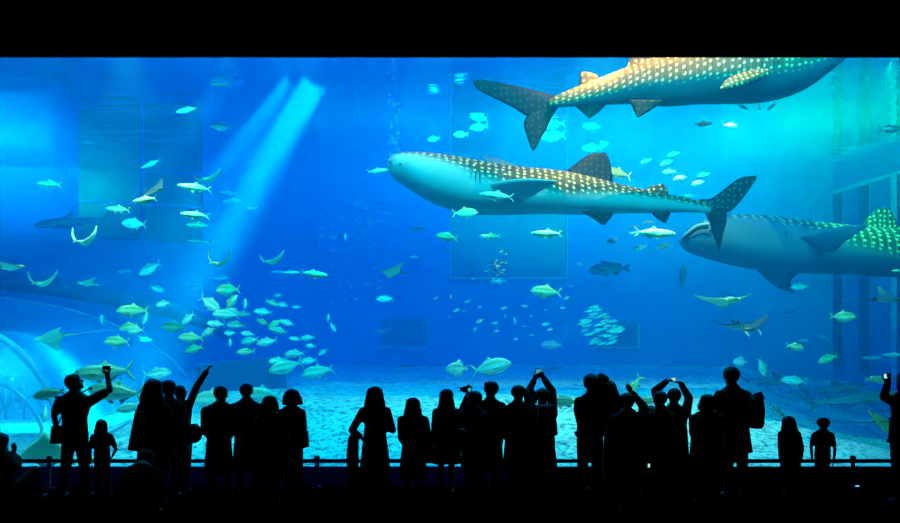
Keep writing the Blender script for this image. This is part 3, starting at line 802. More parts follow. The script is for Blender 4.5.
# ---------------------------------------------------------------- small sharks
m_reef = None
def reef_mesh():
    if 'reef' in _fm: return _fm['reef']
    P = [(0, .004, -.004, .01), (.04, .03, -.02, .035), (.15, .055, -.05, .06), (.32, .07, -.065, .068), (.5, .055, -.05, .05), (.7, .032, -.028, .028), (.82, .018, -.016, .016)]
    mb = MB(); NS, NR = 24, 14; vs = []
    for i in range(NS + 1):
        u = .82 * i / NS
        t, b, w_ = (scv(tuple((p[0], p[q]) for p in P), u) for q in (1, 2, 3))
        for k in range(NR):
            th = 2 * PI * k / NR
            vs.append((.5 - u, w_ * math.cos(th), (t if math.sin(th) > 0 else -b) * math.sin(th)))
    fs = [(i * NR + k, (i + 1) * NR + k, (i + 1) * NR + (k + 1) % NR, i * NR + (k + 1) % NR) for i in range(NS) for k in range(NR)]
    fs += [tuple(range(NR)), tuple(NS * NR + k for k in range(NR - 1, -1, -1))]
    mb.add(vs, fs); Y = Vector((0, 1, 0)); nb = len(mb.v)
    mb.blade([V3(-.29, .012), V3(-.38, .05), V3(-.5, .15)], [V3(-.30, -.012), V3(-.40, .0), V3(-.5, .135)], .02, 9, 5, Y)
    mb.blade([V3(-.30, -.01), V3(-.34, -.05), V3(-.37, -.075)], [V3(-.35, .01), V3(-.37, -.02), V3(-.38, -.075)], .016, 6, 5, Y)
    mb.blade([V3(.13, .06), V3(.06, .12), V3(.02, .15)], [V3(.02, .055), V3(.0, .09), V3(.005, .145)], .02, 8, 5, Y)
    mb.blade([V3(-.16, .03), V3(-.19, .06)], [V3(-.21, .02), V3(-.215, .055)], .014, 6, 5, Y)
    mb.blade([V3(-.14, -.03), V3(-.18, -.06)], [V3(-.19, -.02), V3(-.2, -.055)], .014, 6, 5, Y)
    for sd in (-1, 1):
        mb.blade([V3(.22, -.03, sd * .05), V3(.13, -.06, sd * .13), V3(.05, -.08, sd * .20)], [V3(.12, -.035, sd * .045), V3(.07, -.055, sd * .10), V3(.03, -.08, sd * .195)], .018, 8, 5)
        mb.blade([V3(-.04, -.04, sd * .03), V3(-.09, -.06, sd * .07)], [V3(-.1, -.035, sd * .025), V3(-.115, -.055, sd * .065)], .012, 6, 5)
    mb.cur = 2
    for sd in (-1, 1): mb.ball((.43, sd * .045, .006), .009, 8, 6)
    o = mb.build('tmp', [fish_mat('shark_grey', (.07, .12, .13), (.16, .24, .25), (.40, .50, .48)), FINM['dark'], m_eye]); me = o.data; me.name = 'small_shark'
    up = []
    for i, v in enumerate(mb.v):
        if i < nb:
            u = .5 - v[0]; t, b = (scv(tuple((p[0], p[q]) for p in P), u) for q in (1, 2))
            up.append((v[2] - b) / max(1e-5, t - b))
        else: up.append(.7)
    a = me.attributes.new('up', 'FLOAT', 'POINT'); a.data.foreach_set('value', up)
    bpy.data.objects.remove(o); _fm['reef'] = me
    return me
def small_shark(x, y, ln, ang, d, label, yaw=0, roll=0):
    o = bpy.data.objects.new('small_shark', reef_mesh()); link(o)
    a = math.radians(ang); left = math.cos(a) < 0
    pitch = math.asin(math.sin(a))
    o.rotation_euler = Euler((math.radians(roll), -pitch, math.radians(yaw) + (PI if left else 0)), 'XYZ')
    L = ln * d / F / max(.5, math.cos(math.radians(yaw)))
    o.scale = (L, L, L); o.location = at(x, y, d)
    return tag(o, label, 'shark')

# ================================================================ who swims where
# --- rays
ray(153, 190, 38, (40, 0, -35), 'dark', 16.6, 'ray with one dark pointed wing raised, over the dark window at left', .10, False, .4)
ray(84, 244, 38, (6, -8, -90), 'pale', 17.0, 'pale yellow ray with both wings swept up, below the dark window at left', 1.0, True, 0)
ray(9, 268, 36, (-10, -8, 12), 'brown', 16.2, 'brown ray cut off by the left edge of the window', .12, False, .3)
ray(42, 285, 38, (4, -6, -84), 'green', 18.5, 'green ray with gently raised wings under the brown ray', .8, True, 0)
ray(88, 284, 25, (18, -6, -140), 'green', 20.5, 'small green ray with one short wing up, right of the green ray over the ledge', .2, False, .3)
ray(218, 265, 36, (-3, -6, -92), 'brown', 17.2, 'ray with upturned dark wing tips and a warm back above the trevally school', .95, True, 0)
ray(272, 263, 32, (10, -6, -105), 'green', 18.5, 'green ray with its left wing lifted, right of the ray with a warm back', .7, True, 0)
ray(394, 272, 34, (24, 0, -150), 'dark', 17.2, 'dark-backed ray alone in open blue water below the raised shark head', .12, False, .3)
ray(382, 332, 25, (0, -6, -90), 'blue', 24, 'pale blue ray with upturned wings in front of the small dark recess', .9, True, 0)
ray(726, 303, 60, (2, -12, -92), 'green', 17.5, 'bright green ray with wide spread wings under the right whale shark', .35, True, .2)
ray(743, 326, 60, (6, 14, -82), 'dark', 17.5, 'dark manta ray with long wings just below the bright green ray', .22, True, .3)
ray(884, 300, 44, (20, 0, -24), 'dark', 16.4, 'ray with a raised wing and thin tail at the right edge under the whale shark', .35, False, .9)
ray(880, 422, 36, (34, 0, 8), 'spotted', 15.6, 'spotted ray with a very long whip tail beside the visitor at the right edge', .05, False, 1.9)
ray(54, 337, 44, (32, 8, -150), 'green', 18.5, 'greenish ray in front of the clear dome with a long thin tail', -.15, False, 1.1)
ray(46, 455, 62, (0, -84, -96), 'pale', 14.75, 'large pale ray resting its belly against the glass beside the man with raised arm', -.05, False, .3)
ray(208, 181, 34, (14, -4, -96), 'green', 18.5, 'thin green ray with a raised left wing tip, right of the dark window', .6, True, 0)
ray(628, 320, 23, (24, 0, -100), 'blue', 30, 'faint blue ray gliding over the right-hand dark recess', .15, False, .3)
ray(793, 312, 20, (12, -4, -100), 'blue', 27, 'faint flat ray under the white fish below the right whale shark', .12, False, .5)
ray(423, 322, 17, (30, 0, -60), 'blue', 29, 'faint blue ray beside the left small dark recess', .1, False, .2)
ray(417, 230, 22, (10, -6, -100), 'blue', 20, 'slim blue ray seen edge-on, left of the yellow-finned trevally', .12, False, 0)
ray(404, 366, 26, (0, -3, -90), 'dark', 31, 'faint dark ray lying on the tank floor left of the round-bodied trevally', .02, False, .2)
ray(553, 369, 24, (6, 0, -90), 'dark', 29, 'faint dark ray low over the floor beside the raised phone', .02, False, .2)
# --- small sharks
small_shark(74, 222, 76, 186, 30, 'dim grey shark far back, swimming across the lower edge of the dark window', 8)
small_shark(772, 381, 64, 2, 27, 'dim grey shark low on the right with a sickle tail, leftmost of three', -14)
small_shark(832, 389, 66, 8, 25, 'grey shark low on the right, the upper of two side by side', -10)
small_shark(848, 399, 92, 8, 23, 'pale grey shark low on the right, the longer and lower of two', -12)
small_shark(762, 437, 20, 172, 16.5, 'small dark shark just above the sand beside the tall man with a bundle', -10)
small_shark(777, 411, 28, -38, 16.2, 'small grey shark diving down behind the long-haired girl', 20)
small_shark(200, 241, 28, 178, 22, 'small pale shark just below the dark window at left', 0)

# --- single fish
SINGLES = [
 (187, 110, 25, 184, 'mackerel', 'warm', 17.0, 'warm-lit brown fish alone near the top left of the water'),
 (221, 127, 20, 182, 'trevally', 'green', 24, 'dim green fish right below the warm-lit brown fish'),
 (151, 164, 23, 200, 'mackerel', 'blue', 19, 'pale blue slim fish pointing down-left over the dark window frame'),
 (145, 200, 29, 184, 'mackerel', 'yellow', 16.0, 'pale yellow slim fish directly under the ray with a raised wing'),
 (195, 187.5, 31, 176, 'mackerel', 'yellow', 17.0, 'yellow-lit slim fish beside the edge of the dark window'),
 (253, 208, 12, 190, 'trevally', 'blue', 24, 'pale blurred fish inside the light shaft'),
 (228, 193, 20, 176, 'mackerel', 'blue', 28, 'faint slim fish right of the dark window, upper of two'),
 (232, 201, 22, 184, 'mackerel', 'blue', 28, 'faint slim fish right of the dark window, lower of two'),
 (49, 184, 29, 174, 'mackerel', 'green', 17.5, 'green slim fish alone at left, level with the dark window'),
 (118, 209, 28, 174, 'mackerel', 'green', 18, 'green-backed slim fish low on the dark window at left'),
 (134, 224, 28, 176, 'trevally', 'blue', 19, 'turquoise arched fish under the green-backed slim fish'),
 (123, 271, 19, 2, 'mackerel', 'blue', 27, 'dim blue fish left of the trevally with a raised tail'),
 (150, 269, 26, 208, 'trevally', 'silver', 20, 'silver trevally with raised tail between ray and ledge'),
 (157, 289, 16, -18, 'trevally', 'silver', 22, 'small silver trevally pointing right just over the ledge end'),
 (195, 215, 31, 174, 'mackerel', 'yellow', 16.4, 'brightest pale yellow slim fish on the right part of the dark window'),
 (198, 225, 25, 178, 'mackerel', 'green', 20, 'green slim fish directly under the brightest yellow fish'),
 (222, 278, 20, 182, 'mackerel', 'blue', 26, 'dim slim fish just under the warm-backed ray'),
 (277, 272, 16, 0, 'mackerel', 'blue', 26, 'dim little fish under the green ray with a lifted left wing'),
 (195, 287, 18, 180, 'mackerel', 'blue', 30, 'very faint fish above the big left school'),
 (314, 274, 29, -8, 'mackerel', 'yellow', 16.6, 'yellow pointed fish heading right under the light shaft'),
 (291, 272.5, 18, 2, 'mackerel', 'blue', 18, 'blue slim fish following the yellow pointed fish'),
 (345, 237, 9, 88, 'trevally', 'blue', 22, 'small pale fish hanging upright, left of the middle shark belly'),
 (385, 299, 18, 182, 'trevally', 'silver', 20, 'silver fish below the dark-backed ray'),
 (415, 257, 12, 178, 'mackerel', 'blue', 24, 'small blue fish under the edge-on slim ray'),
 (447, 237, 22, 172, 'trevally', 'green', 16.4, 'yellow-finned trevally under the middle shark'),
 (490, 236, 22, 182, 'mackerel', 'green', 18, 'green slim fish right of the yellow-finned trevally'),
 (465, 213, 26, 2, 'trevally', 'green', 18, 'fish tucked against the belly of the middle shark'),
 (497, 196, 36, 178, 'mackerel', 'silver', 16.2, 'pale slim fish crossing the flank of the middle shark'),
 (547, 233.5, 32, 180, 'mackerel', 'yellow', 16.6, 'yellow slim fish below the pelvic fin of the middle shark'),
 (546, 292, 32, 176, 'trevally', 'green', 16.8, 'bright green trevally in open water under the large wall window'),
 (498, 281, 17, 180, 'mackerel', 'blue', 20, 'single blue fish under the small shoal on the wall window'),
 (655, 233, 42, -3, 'mackerel', 'yellow', 17, 'long yellow-green slim fish left of the right shark mouth'),
 (636, 233, 15, 182, 'mackerel', 'blue', 21, 'blue fish touching the tail of the long yellow-green fish'),
 (612, 241, 13, 194, 'trevally', 'blue', 20, 'blue fish below the anal fin of the middle shark'),
 (640, 248, 14, 198, 'trevally', 'silver', 20, 'silvery blue fish under the long yellow-green fish, left of two'),
 (664, 246, 19, 196, 'mackerel', 'green', 23, 'dim green fish under the long yellow-green fish, right of two'),
 (649, 222, 13, 182, 'mackerel', 'blue', 22, 'blue fish close under the middle shark near its tail, right of two'),
 (634, 226, 11, 184, 'mackerel', 'blue', 23, 'blue fish close under the middle shark near its tail, left of two'),
 (609, 269, 38, 182, 'grouper', 'dark', 28, 'dim dark grouper alone in the blue right of the large wall window'),
 (683, 276, 24, 84, 'grouper', 'dark', 31, 'dim upright dark fish below the mouth of the right shark'),
 (552, 345, 22, 182, 'trevally', 'blue', 25, 'dim blue trevally between the two small dark recesses'),
 (566, 334, 10, 86, 'mackerel', 'blue', 28, 'faint upright fish left of the dense shoal'),
 (580, 264, 8, 180, 'trevally', 'blue', 24, 'tiny blue fish right of the large wall window corner'),
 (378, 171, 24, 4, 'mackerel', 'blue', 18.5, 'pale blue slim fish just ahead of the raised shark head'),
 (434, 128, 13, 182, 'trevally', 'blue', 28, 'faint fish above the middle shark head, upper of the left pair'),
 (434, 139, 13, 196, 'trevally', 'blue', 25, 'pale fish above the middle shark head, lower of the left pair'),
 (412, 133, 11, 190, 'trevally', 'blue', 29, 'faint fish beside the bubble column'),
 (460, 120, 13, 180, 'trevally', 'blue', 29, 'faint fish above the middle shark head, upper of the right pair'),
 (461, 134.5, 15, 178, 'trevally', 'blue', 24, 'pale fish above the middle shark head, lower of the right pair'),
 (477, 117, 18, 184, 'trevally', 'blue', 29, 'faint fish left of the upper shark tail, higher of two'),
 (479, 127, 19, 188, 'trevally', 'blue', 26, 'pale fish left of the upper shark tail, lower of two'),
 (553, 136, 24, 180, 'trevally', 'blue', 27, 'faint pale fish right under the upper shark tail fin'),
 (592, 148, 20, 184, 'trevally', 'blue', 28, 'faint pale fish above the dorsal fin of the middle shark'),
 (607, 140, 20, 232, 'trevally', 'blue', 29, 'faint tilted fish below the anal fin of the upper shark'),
 (618, 173, 30, 168, 'tuna', 'green', 19.6, 'dark green fish half hidden behind the middle shark dorsal fin'),
 (690, 196, 11, 176, 'trevally', 'silver', 18, 'small silver fish skimming the back of the middle shark near its tail'),
 (703, 124, 17, 0, 'mackerel', 'dark', 20, 'thin dark fish under the upper shark, left of the rounder one'),
 (730, 125.5, 15, -8, 'trevally', 'warm', 17.2, 'round warm-lit fish under the pectoral fin of the upper shark'),
 (743, 107, 12, -24, 'mackerel', 'green', 18.6, 'small green fish under the upper shark belly, leftmost of three'),
 (759, 107, 9, -50, 'mackerel', 'blue', 19, 'tiny fish under the upper shark belly, middle of three'),
 (771, 107, 12, 40, 'mackerel', 'blue', 19, 'small tilted fish under the upper shark belly, rightmost of three'),
 (890, 129, 24, 2, 'tuna', 'dark', 17, 'dark fish in the bright green water at the upper right edge'),
 (800, 287, 17, 182, 'trevally', 'silver', 20.8, 'white fish beneath the lower fin of the right whale shark'),
 (795, 347, 20, -10, 'trevally', 'green', 18, 'yellow-green fish pointing right under the dark manta ray'),
 (802, 341, 12, 0, 'trevally', 'blue', 26, 'faint fish behind the yellow-green fish under the manta'),
 (740, 362, 15, 184, 'batfish', 'blue', 22, 'dim round fish above the tall man with a bundle'),
 (762, 367, 20, -72, 'trevally', 'silver', 17.5, 'white-green fish diving steeply beside the dim round fish'),
 (794, 381, 23, 178, 'trevally', 'silver', 19, 'pale green fish in front of the leftmost dim shark'),
 (843, 317, 28, -3, 'trevally', 'green', 17.5, 'green fish heading right in front of the right-hand piers'),
 (828, 359, 22, 200, 'trevally', 'green', 17.5, 'green fish heading down-left below the right-hand piers'),
 (824, 338, 14, -28, 'mackerel', 'blue', 27, 'faint slanted fish between the two green fish at the piers'),
 (860, 352, 10, 180, 'trevally', 'blue', 28, 'faint small fish in front of the second pier'),
 (873, 358, 19, 180, 'mackerel', 'blue', 23, 'dim slim fish low by the piers, left of two'),
 (893, 355, 19, 182, 'mackerel', 'blue', 21, 'pale slim fish low by the piers, right of two'),
 (878, 380, 24, -4, 'grouper', 'mottled', 16.5, 'olive fish next to the phone of the visitor at the right edge'),
 (897, 271, 13, 180, 'mackerel', 'yellow', 16.8, 'small yellow fish against the right shark belly at the edge'),
 (634, 387, 28, -122, 'tuna', 'green', 16.4, 'yellow-green fish with tail up behind the visitor with a raised hand'),
 (645, 401, 26, 4, 'grouper', 'mottled', 15.8, 'mottled yellow-green fish low behind the raised hand'),
 (687, 416, 14, 2, 'trevally', 'green', 15.6, 'little yellow-finned fish between the heart-arms visitor and the next head'),
 (563, 402, 34, 180, 'grouper', 'mottled', 15.8, 'spotted green grouper low over the sand between phone and couple'),
 (491, 367.5, 41, 12, 'trevally', 'silver', 17.0, 'big trevally heading right above the camera-holding visitor', ),
 (457, 369, 22, 182, 'batfish', 'silver', 17.0, 'round-bodied trevally facing out, left of the big trevally'),
 (286, 367, 34, 196, 'trevally', 'silver', 17.4, 'large pale trevally at the bottom right of the left school'),
 (318, 372, 34, 192, 'trevally', 'silver', 17.2, 'large pale trevally with raised tail, rightmost low in the left school'),
 (157, 374, 30, 6, 'trevally', 'silver', 19, 'dim trevally heading right just over the long-haired visitor with a bag'),
 (104, 372, 58, 184, 'tuna', 'mottled', 16.4, 'big mottled fish behind the raised fist of the man at left'),
 (116, 392, 62, 176, 'tuna', 'mottled', 16.0, 'lower big mottled fish behind the man with raised fist'),
 (131, 408, 28, 192, 'trevally', 'silver', 15.8, 'pale fish above the child and left of the shoulder bag'),
 (49, 394, 34, 190, 'grouper', 'mottled', 15.2, 'mottled fish by the back of the head of the man at left'),
 (45, 413, 20, 262, 'trevally', 'silver', 17.5, 'pale fish below the mottled fish left of the man'),
 (212, 400, 44, 186, 'trevally', 'silver', 16.6, 'big pale fish just left of the first head of the group of four'),
 (262, 396, 44, 182, 'trevally', 'silver', 16.8, 'big pale fish behind the heads of the group of four'),
]
for t in SINGLES: fish(*t[:8])

ORD = ['first', 'second', 'third', 'fourth', 'fifth', 'sixth', 'seventh', 'eighth', 'ninth', 'tenth', 'eleventh', 'twelfth', 'thirteenth', 'fourteenth']
def rows(pts, nrow):
    """split a school into ranks by height, then count along each"""
    s = sorted(range(len(pts)), key=lambda i: pts[i][1]); out = {}
    per = -(-len(s) // nrow)
    for r in range(nrow):
        ids = sorted(s[r * per:(r + 1) * per], key=lambda i: pts[i][0])
        for c, i in enumerate(ids): out[i] = (r, c)
    return out
SCHOOL = [
 (163, 304, 17, 190, 'silver', 19), (133, 311, 30, 182, 'green', 17), (145, 318, 14, 250, 'silver', 20), (129, 327, 22, 194, 'green', 18), (136, 331, 20, 188, 'silver', 17.5),
 (117, 342, 29, 180, 'green', 17), (146, 340, 11, 180, 'silver', 21), (102, 320, 11, 92, 'silver', 20), (174, 327, 27, 180, 'mottled', 17.6), (188, 319, 20, 216, 'silver', 19),
 (191, 338, 26, 180, 'green', 17.2), (194, 349, 21, 194, 'green', 17.5), (209, 332, 19, 206, 'silver', 17.6), (228, 290, 28, 182, 'green', 18), (210, 304, 28, -32, 'silver', 17.4),
 (231, 303, 21, 50, 'green', 17.8), (245, 304, 11, 86, 'silver', 20), (226, 315, 26, 178, 'silver', 17.2), (216, 324, 18, 176, 'silver', 18.4), (236, 325, 20, 178, 'mottled', 19.5),
 (234, 311, 14, 150, 'silver', 18.6), (243, 314, 15, 178, 'mottled', 20.5), (230, 333, 14, 182, 'silver', 19.6), (230, 343, 9, 90, 'silver', 20.5), (248, 334, 15, 172, 'silver', 18.8),
 (250, 341, 20, 190, 'silver', 17.6), (267, 342, 22, 192, 'silver', 18.2), (246, 352, 18, 184, 'green', 17.4), (263, 312, 19, 176, 'silver', 18.4), (272, 303, 14, -24, 'green', 18.4),
 (278, 295, 9, 188, 'silver', 22), (283, 305, 12, 172, 'silver', 19.8), (262, 322, 14, -26, 'green', 17.8), (275, 324, 17, 214, 'green', 17.4), (287, 323, 16, 166, 'silver', 18.6),
 (279, 331, 19, 170, 'silver', 17.2), (297, 307, 9, 180, 'silver', 22), (295, 339, 13, 172, 'silver', 19), (308, 338, 15, 186, 'silver', 18.2), (311, 346, 11, 180, 'silver', 19.2),
 (323, 352, 12, 212, 'silver', 19.4), (333, 327, 11, -58, 'silver', 20), (328, 318, 9, 80, 'silver', 21), (295, 354, 21, 182, 'silver', 17.8), (309, 361, 18, 188, 'silver', 18.2),
 (278, 361, 19, 184, 'silver', 18.6), (262, 363, 9, 190, 'silver', 22),
]
rc = rows(SCHOOL, 8)
RN = ['top', 'second', 'third', 'fourth', 'fifth', 'sixth', 'seventh', 'lowest']
TN = {'silver': 'silver', 'green': 'greenish', 'mottled': 'darker'}
for i, (x, y, ln, a, tint, d) in enumerate(SCHOOL):
    r, c = rc[i]
    fish(x, y, ln, a, 'trevally', tint, d, '%s trevally in the big left school, %s from the left in its %s row' % (TN[tint], ORD[c], RN[r]), 'trevallies of the big left school')
TRIO = [(647, 161, 15, 200), (667, 162.5, 18, 202), (674.5, 154, 16, 198), (669, 172, 15, 184), (681, 178, 17, 194), (699, 183, 17, 196), (704.5, 174.5, 16, 194)]
TL = ['leftmost of the seven', 'largest of the seven', 'topmost of the seven', 'greener one under the largest', 'lowest but one, midway along', 'lowest of the seven, at the right', 'rightmost of the seven']
for (x, y, ln, a), l in zip(TRIO, TL):
    fish(x, y, ln, a, 'trevally', 'green' if 'greener' in l else 'warm', 17.6, 'silvery fish over the middle shark tail, ' + l, 'seven fish over the middle shark tail', yaw=R.uniform(-10, 10))
# scattered little fish in the blue under the wall window
LITTLE = [(436, 298, 6, 210), (451, 297, 6, 95), (468, 301, 8, 205), (457, 310, 9, 200), (464, 311, 5, 170), (449, 317, 4, 180), (480, 307, 5, 200), (480, 321, 9, 205), (475, 329, 7, 230), (495, 323, 7, 185), (497, 331, 7, 185),
 (504, 308, 8, 190), (505, 316, 4, 90), (515, 321, 8, 100), (525, 306, 8, 178), (531, 316, 4, 180), (525, 326, 4, 180), (546, 324, 9, 192), (550, 329.5, 7, 190), (532, 335, 5, 180), (516, 339, 5, 190), (563, 308, 7, 182), (567, 298, 7, 205), (571, 286, 5, 200), (473, 279, 4, 180), (546, 310, 4, 180)]
rc = rows(LITTLE, 4)
for i, (x, y, ln, a) in enumerate(LITTLE):
    r, c = rc[i]
    fish(x, y, ln, a, 'trevally', 'silver', 22 + R.uniform(-1.5, 1.5), 'little pale fish scattered below the wall window, %s from the left in its %s rank' % (ORD[c], ['top', 'second', 'third', 'lowest'][r]), 'little fish scattered below the wall window', yaw=R.uniform(-20, 20), name='small_fish')
# shoals whose members nothing tells apart
for i in range(30):
    x, y = R.gauss(496, 6.2), R.gauss(267, 6.2)
    fish(x, y, R.uniform(4, 6.5), R.choice((195, 205, 190, 25)), 'trevally', 'silver', 21 + R.uniform(-.8, .8), 'tiny pale fish in the loose shoal on the large wall window', 'loose shoal on the wall window', yaw=R.uniform(-20, 20), name='small_fish')
k = 0; done = []
while k < 56:
    t = R.random(); y = 306 + 38 * t
    wdt = lerp(3, 20, sm(t / .6)) * (1 if t < .75 else lerp(1, .55, (t - .75) / .25))
    x = lerp(592, 603, min(1, t * 1.4)) + R.uniform(-1, 1) * wdt
    dd = 20.5 + R.uniform(-1.3, 1.3)
    if any((at(x, y, dd) - q).length < .27 for q in done): continue
    done.append(at(x, y, dd))
    fish(x, y, R.uniform(8, 12), R.uniform(184, 202), 'mackerel', 'silver', dd, 'pale fish packed in the dense shoal by the right small recess', 'dense shoal by the right recess', yaw=R.uniform(-12, 12), name='shoal_fish'); k += 1
fish(614, 331, 17, 2, 'trevally', 'silver', 19.2, 'larger pale fish on the right flank of the dense shoal')
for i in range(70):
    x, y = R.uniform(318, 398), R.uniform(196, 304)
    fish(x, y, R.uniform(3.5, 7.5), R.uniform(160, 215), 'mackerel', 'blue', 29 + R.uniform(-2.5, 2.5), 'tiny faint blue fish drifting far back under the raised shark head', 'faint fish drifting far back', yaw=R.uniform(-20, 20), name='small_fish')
# ================================================================ rail in front of the window
m_rail = plain('rail_dark_steel', (.012, .013, .016), .4, .4, 30, metal=.3)
RD = 13.28
rail = empty('handrail', at(450, 461, RD)); tag(rail, 'low dark handrail with round posts running along the window', 'handrail')
RB = Vector(rail.location); rz_ = RB.z
mb = MB(); mb.tube([(-HW + .02, RD, rz_), (0, RD, rz_), (HW - .02, RD, rz_)], .030, 12); mb.build('bar', m_rail, rail, offset=RB)
for px in (-219, 49, 317, 585, 853, 1121):
    p = at(px, 0, RD)
    mb = MB(); mb.tube([(p.x, RD, 0), (p.x, RD, .03), (p.x, RD, .031), (p.x, RD, rz_ - .02), (p.x, RD, rz_ + .05)], [.09, .09, .033, .033, .04], 12)
    po = mb.build('post', m_rail, rail, offset=RB)
    mb = MB(); mb.ball((p.x, RD, rz_ + .05), (.046, .046, .03), 12, 8); c = mb.build('cap', m_rail, po, offset=RB)
# little blue lights at the foot of the wall
for px, lab in ((317.5, 'small dim blue floor light at the foot of the rail post left of the middle'), (856, 'small bright blue floor light at the foot of the right rail post')):
    p = at(px, 488, WIN - .05)
    t_ = empty('floor_light', (p.x, WIN, p.z)); tag(t_, lab, 'light')
    b = MB(); b.box((0, -.012, 0), (.13, .02, .09)); b.build('housing', m_rail, t_, smooth=False)
    b = MB(); q = .06 if px > 800 else .045
    b.add([(-q, -.026, -.03), (q * .8, -.026, -.022), (q, -.026, .034), (-q * .9, -.026, .026)], [(0, 1, 2, 3)])
    b.build('lens', glow('floor_light_lens_%d' % px, (.12, .55, 1), 2.2 if px > 800 else .12), t_, smooth=False)

# ================================================================ visitors
m_skin = plain('skin', (.16, .095, .065), .6, .3, 30, .06)
m_hair = plain('hair_black', (.006, .005, .005), .5, .3, 60)
CLOTH = {k: plain('cloth_' + k, c, .85, .1, 50) for k, c in dict(black=(.008, .008, .01), navy=(.010, .014, .03), charcoal=(.018, .018, .02), brown=(.03, .02, .014), grey=(.035, .037, .04), wine=(.03, .01, .014), denim=(.014, .02, .04), olive=(.02, .022, .012)).items()}
m_shoe = plain('shoe_dark', (.01, .009, .009), .5, .3, 30)
REM = []
def remesh(o, vox, it=2):
    m = o.modifiers.new('r', 'REMESH'); m.mode = 'VOXEL'; m.voxel_size = vox; m.use_smooth_shade = True
    s_ = o.modifiers.new('s', 'SMOOTH'); s_.factor = .5; s_.iterations = it
    REM.append(o)
def apply_remesh():
    bpy.context.view_layer.update()
    dg = bpy.context.evaluated_depsgraph_get()
    res = [(o, bpy.data.meshes.new_from_object(o.evaluated_get(dg))) for o in REM]
    for o, me in res:
        old = o.data; o.modifiers.clear(); o.data = me; me.name = old.name.split('.')[0]
        bpy.data.meshes.remove(old)
    REM.clear()
class Body(MB):
    def cone(s, a, ra, b, rb):
        a, b = Vector(a), Vector(b); n_ = 5
        pts = [a.lerp(b, i / (n_ - 1)) for i in range(n_)]
        s.tube(pts, [lerp(ra, rb, i / (n_ - 1)) for i in range(n_)], 12); s.ball(a, ra, 12, 8); s.ball(b, rb, 12, 8)
    def loft(s, secs, n=20, dome=True):
        """secs: (centre, half width, half depth[, turn])"""
        vs = []; U = []
        for sec in secs:
            c, ax, ay = Vector(sec[0]), sec[1], sec[2]; tw = sec[3] if len(sec) > 3 else 0
            for k in range(n):
                th = 2 * PI * k / n
                x = ax * math.copysign(abs(math.cos(th)) ** .85, math.cos(th)); y = ay * math.copysign(abs(math.sin(th)) ** .85, math.sin(th))
                vs.append(c + Vector((x * math.cos(tw) - y * math.sin(tw), x * math.sin(tw) + y * math.cos(tw), 0)))
        m = len(secs)
        fs = [(i * n + k, i * n + (k + 1) % n, (i + 1) * n + (k + 1) % n, (i + 1) * n + k) for i in range(m - 1) for k in range(n)]
        fs += [tuple(range(n - 1, -1, -1)), tuple((m - 1) * n + k for k in range(n))]
        s.add(vs, fs)
def hand(b, w, dirv, nrm, L, curl=.5, point=False, spread=.12, thumb=1):
    """palm, four jointed fingers and a thumb leaving the side of the palm"""
    d = dirv.normalized(); nrm = (nrm - d * nrm.dot(d)).normalized(); sd = d.cross(nrm)
    k = L / .18
    pw = .036 * k
    for q in (-1, -.33, .33, 1):
        b.cone(w + sd * q * pw * .55, .016 * k, w + d * .085 * k + sd * q * pw * .85, .0125 * k)
    for i, (q, ln) in enumerate(((-1, .068), (-.33, .080), (.33, .075), (1, .058))):
        p = w + d * .088 * k + sd * q * pw * .9
        cu = 0.08 if (point and i == (0 if thumb > 0 else 3)) else (1.3 if point else curl)
        v = (d + sd * q * spread).normalized()
        for j, fr in enumerate((.44, .32, .24)):
            ang = cu * (.55 + .35 * j)
            v2 = (v * math.cos(ang) + nrm * math.sin(ang)).normalized()
            p2 = p + v2 * ln * k * fr * 1.05
            b.cone(p, (.0102 - .0011 * j) * k, p2, (.0094 - .0011 * j) * k)
            p = p2; v = v2
    p = w + d * .028 * k - sd * thumb * pw * .8
    for j, (ln, rr) in enumerate(((.04, .0125), (.033, .0105), (.026, .009))):
        v = (d * (.65 + .2 * j) - sd * thumb * (.75 - .3 * j) + nrm * (.25 + .2 * j)).normalized()
        p2 = p + v * ln * k; b.cone(p, rr * k, p2, rr * .92 * k); p = p2
PEOPLE = {}
